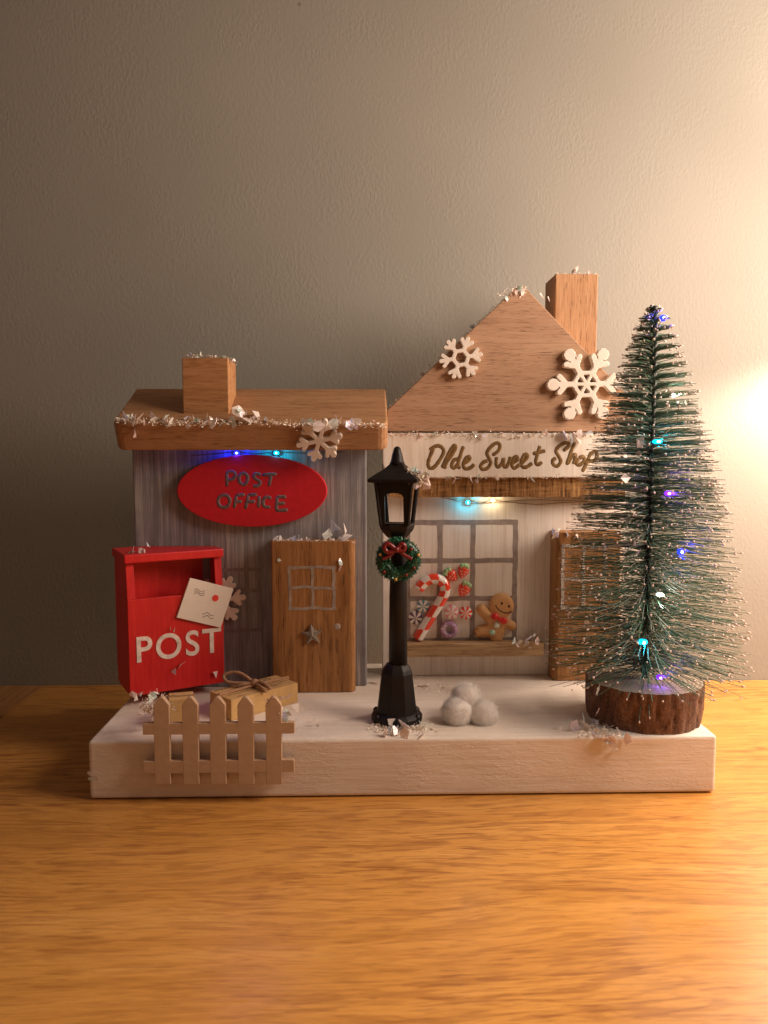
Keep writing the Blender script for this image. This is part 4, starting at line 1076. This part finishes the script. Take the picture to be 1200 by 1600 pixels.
scatter([(938, 1085), (940, 1110)], lambda x, y: U(x, y, y=TC.y - 2.5), 2, .42, 'pale snow flake stuck on left side of the log bark', 'flakes on the log bark', (5, 8), kind='star')
scatter([(1040, 560), (950, 760), (1060, 640), (960, 880), (930, 1020), (1050, 780), (1090, 930), (985, 1040)], lambda x, y: U(x, y, y=TC.y - ru(.6, 2.6)), 26, .22, 'white snow flake caught among bristles of the bottle brush tree', 'flakes caught in the tree', (16, 16))
scatter([(141, 1208), (155, 1222)], -.03, 3, .15, 'pale shaving stuck on left end of the base front', 'shavings on the base front', (5, 5), .02)

# ------------------------------------------------------------------ frayed glue and crumbs of artificial snow
def fluff(path, Y, n, size, hgt, label, spread=2.0):
    mm = MB(); P = [Vector((x, y, 0)) for x, y in path]; segl = [(b_ - a_).length for a_, b_ in zip(P, P[1:])]; tot = sum(segl)
    for i in range(n):
        t_ = rnd()*tot; k = 0
        while k < len(segl) - 1 and t_ > segl[k]: t_ -= segl[k]; k += 1
        q = P[k].lerp(P[k+1], t_/segl[k]); x, y = q.x + random.gauss(0, spread), q.y + random.gauss(0, hgt)
        c = Y(x, y) if callable(Y) else U(x, y, y=Y)
        d = Vector((random.gauss(0, 1), random.gauss(0, .6), random.gauss(0, .6))).normalized(); e = d.orthogonal().normalized()
        e = Matrix.Rotation(ru(0, 6.3), 3, d) @ e; l = size*ru(.5, 1.6); w_ = size*ru(.15, .5)
        p = [c - d*l - e*w_*.3, c - e*w_, c + d*l*.9 - e*w_*.2, c + d*l + e*w_*.3, c + e*w_*1.1, c - d*l*.8 + e*w_*.4]
        nn_ = d.cross(e)*size*.25; p[1] += nn_; p[4] -= nn_
        mm.add(p, [(0, 1, 4, 5), (1, 2, 3, 4)])
    return tag(mm.build('artificial_snow', M['fluff'], None), label, None, None, 'stuff')
fluff([(182, 655), (240, 660), (300, 661), (360, 657), (400, 657), (450, 662), (520, 662), (602, 665)], onroof, 620, .075, 2.6, 'cream snow crumbs glued along the plank roof edge')
fluff([(287, 556), (330, 557), (357, 560), (370, 568)], lambda x, y: U(x, y, y=7.9), 150, .07, 1.2, 'cream snow crumbs on the short chimney')
fluff([(427, 845), (480, 845), (553, 847)], lambda x, y: U(x, y, y=DY + ru(0, .5)), 260, .065, 1.4, 'cream snow crumbs along the post office door top')
fluff([(604, 679), (700, 679), (800, 679), (900, 680), (972, 680)], SGY - .03, 420, .06, 2.6, 'cream snow crumbs along the shop sign top')
fluff([(612, 745), (700, 746), (800, 746), (900, 746), (970, 747)], SGY - .03, 300, .055, 1.4, 'cream snow crumbs along the shop sign bottom')
fluff([(612, 635), (700, 551), (775, 478), (812, 447)], lambda x, y: U(x, y - 1, y=GY + ru(0, 1.7)), 420, .05, 1.2, 'cream fuzz along the left gable slope')
fluff([(775, 462), (800, 456), (822, 455)], GY - .04, 60, .08, 3.5, 'cream snow crumbs at the gable peak')
fluff([(866, 428), (900, 427), (934, 429)], lambda x, y: U(x, y, y=11.2), 110, .05, .8, 'cream snow crumbs on the tall chimney')
fluff([(224, 1105), (250, 1098), (258, 1118)], lambda x, y: U(x, y, y=ru(-.5, .3)), 150, .11, 8, 'cream snow crumbs over the left fence end', 9)
fluff([(426, 1094), (432, 1112), (428, 1130)], lambda x, y: U(x, y, y=ru(-.55, .1)), 150, .10, 6, 'cream snow crumbs over the right fence end', 5)
fluff([(588, 1136), (620, 1138), (660, 1136)], lambda x, y: U(x, y, z=ZB + ru(.02, .12)), 260, .10, 5, 'cream snow crumbs round the lamp foot', 9)
fluff([(635, 736), (650, 744), (660, 756)], lambda x, y: U(x, y, y=LY - .95), 60, .09, 4, 'white snow crumbs on the lantern roof', 4)
fluff([(905, 1135), (950, 1148)], lambda x, y: U(x, y, z=ZB + ru(.02, .25)), 140, .10, 6, 'cream snow crumbs beside the log slice', 14)
fluff([(640, 1070), (720, 1074)], lambda x, y: U(x, y, z=ZB + ru(.01, .05)), 90, .08, 4, 'cream snow crumbs before the shop', 12)
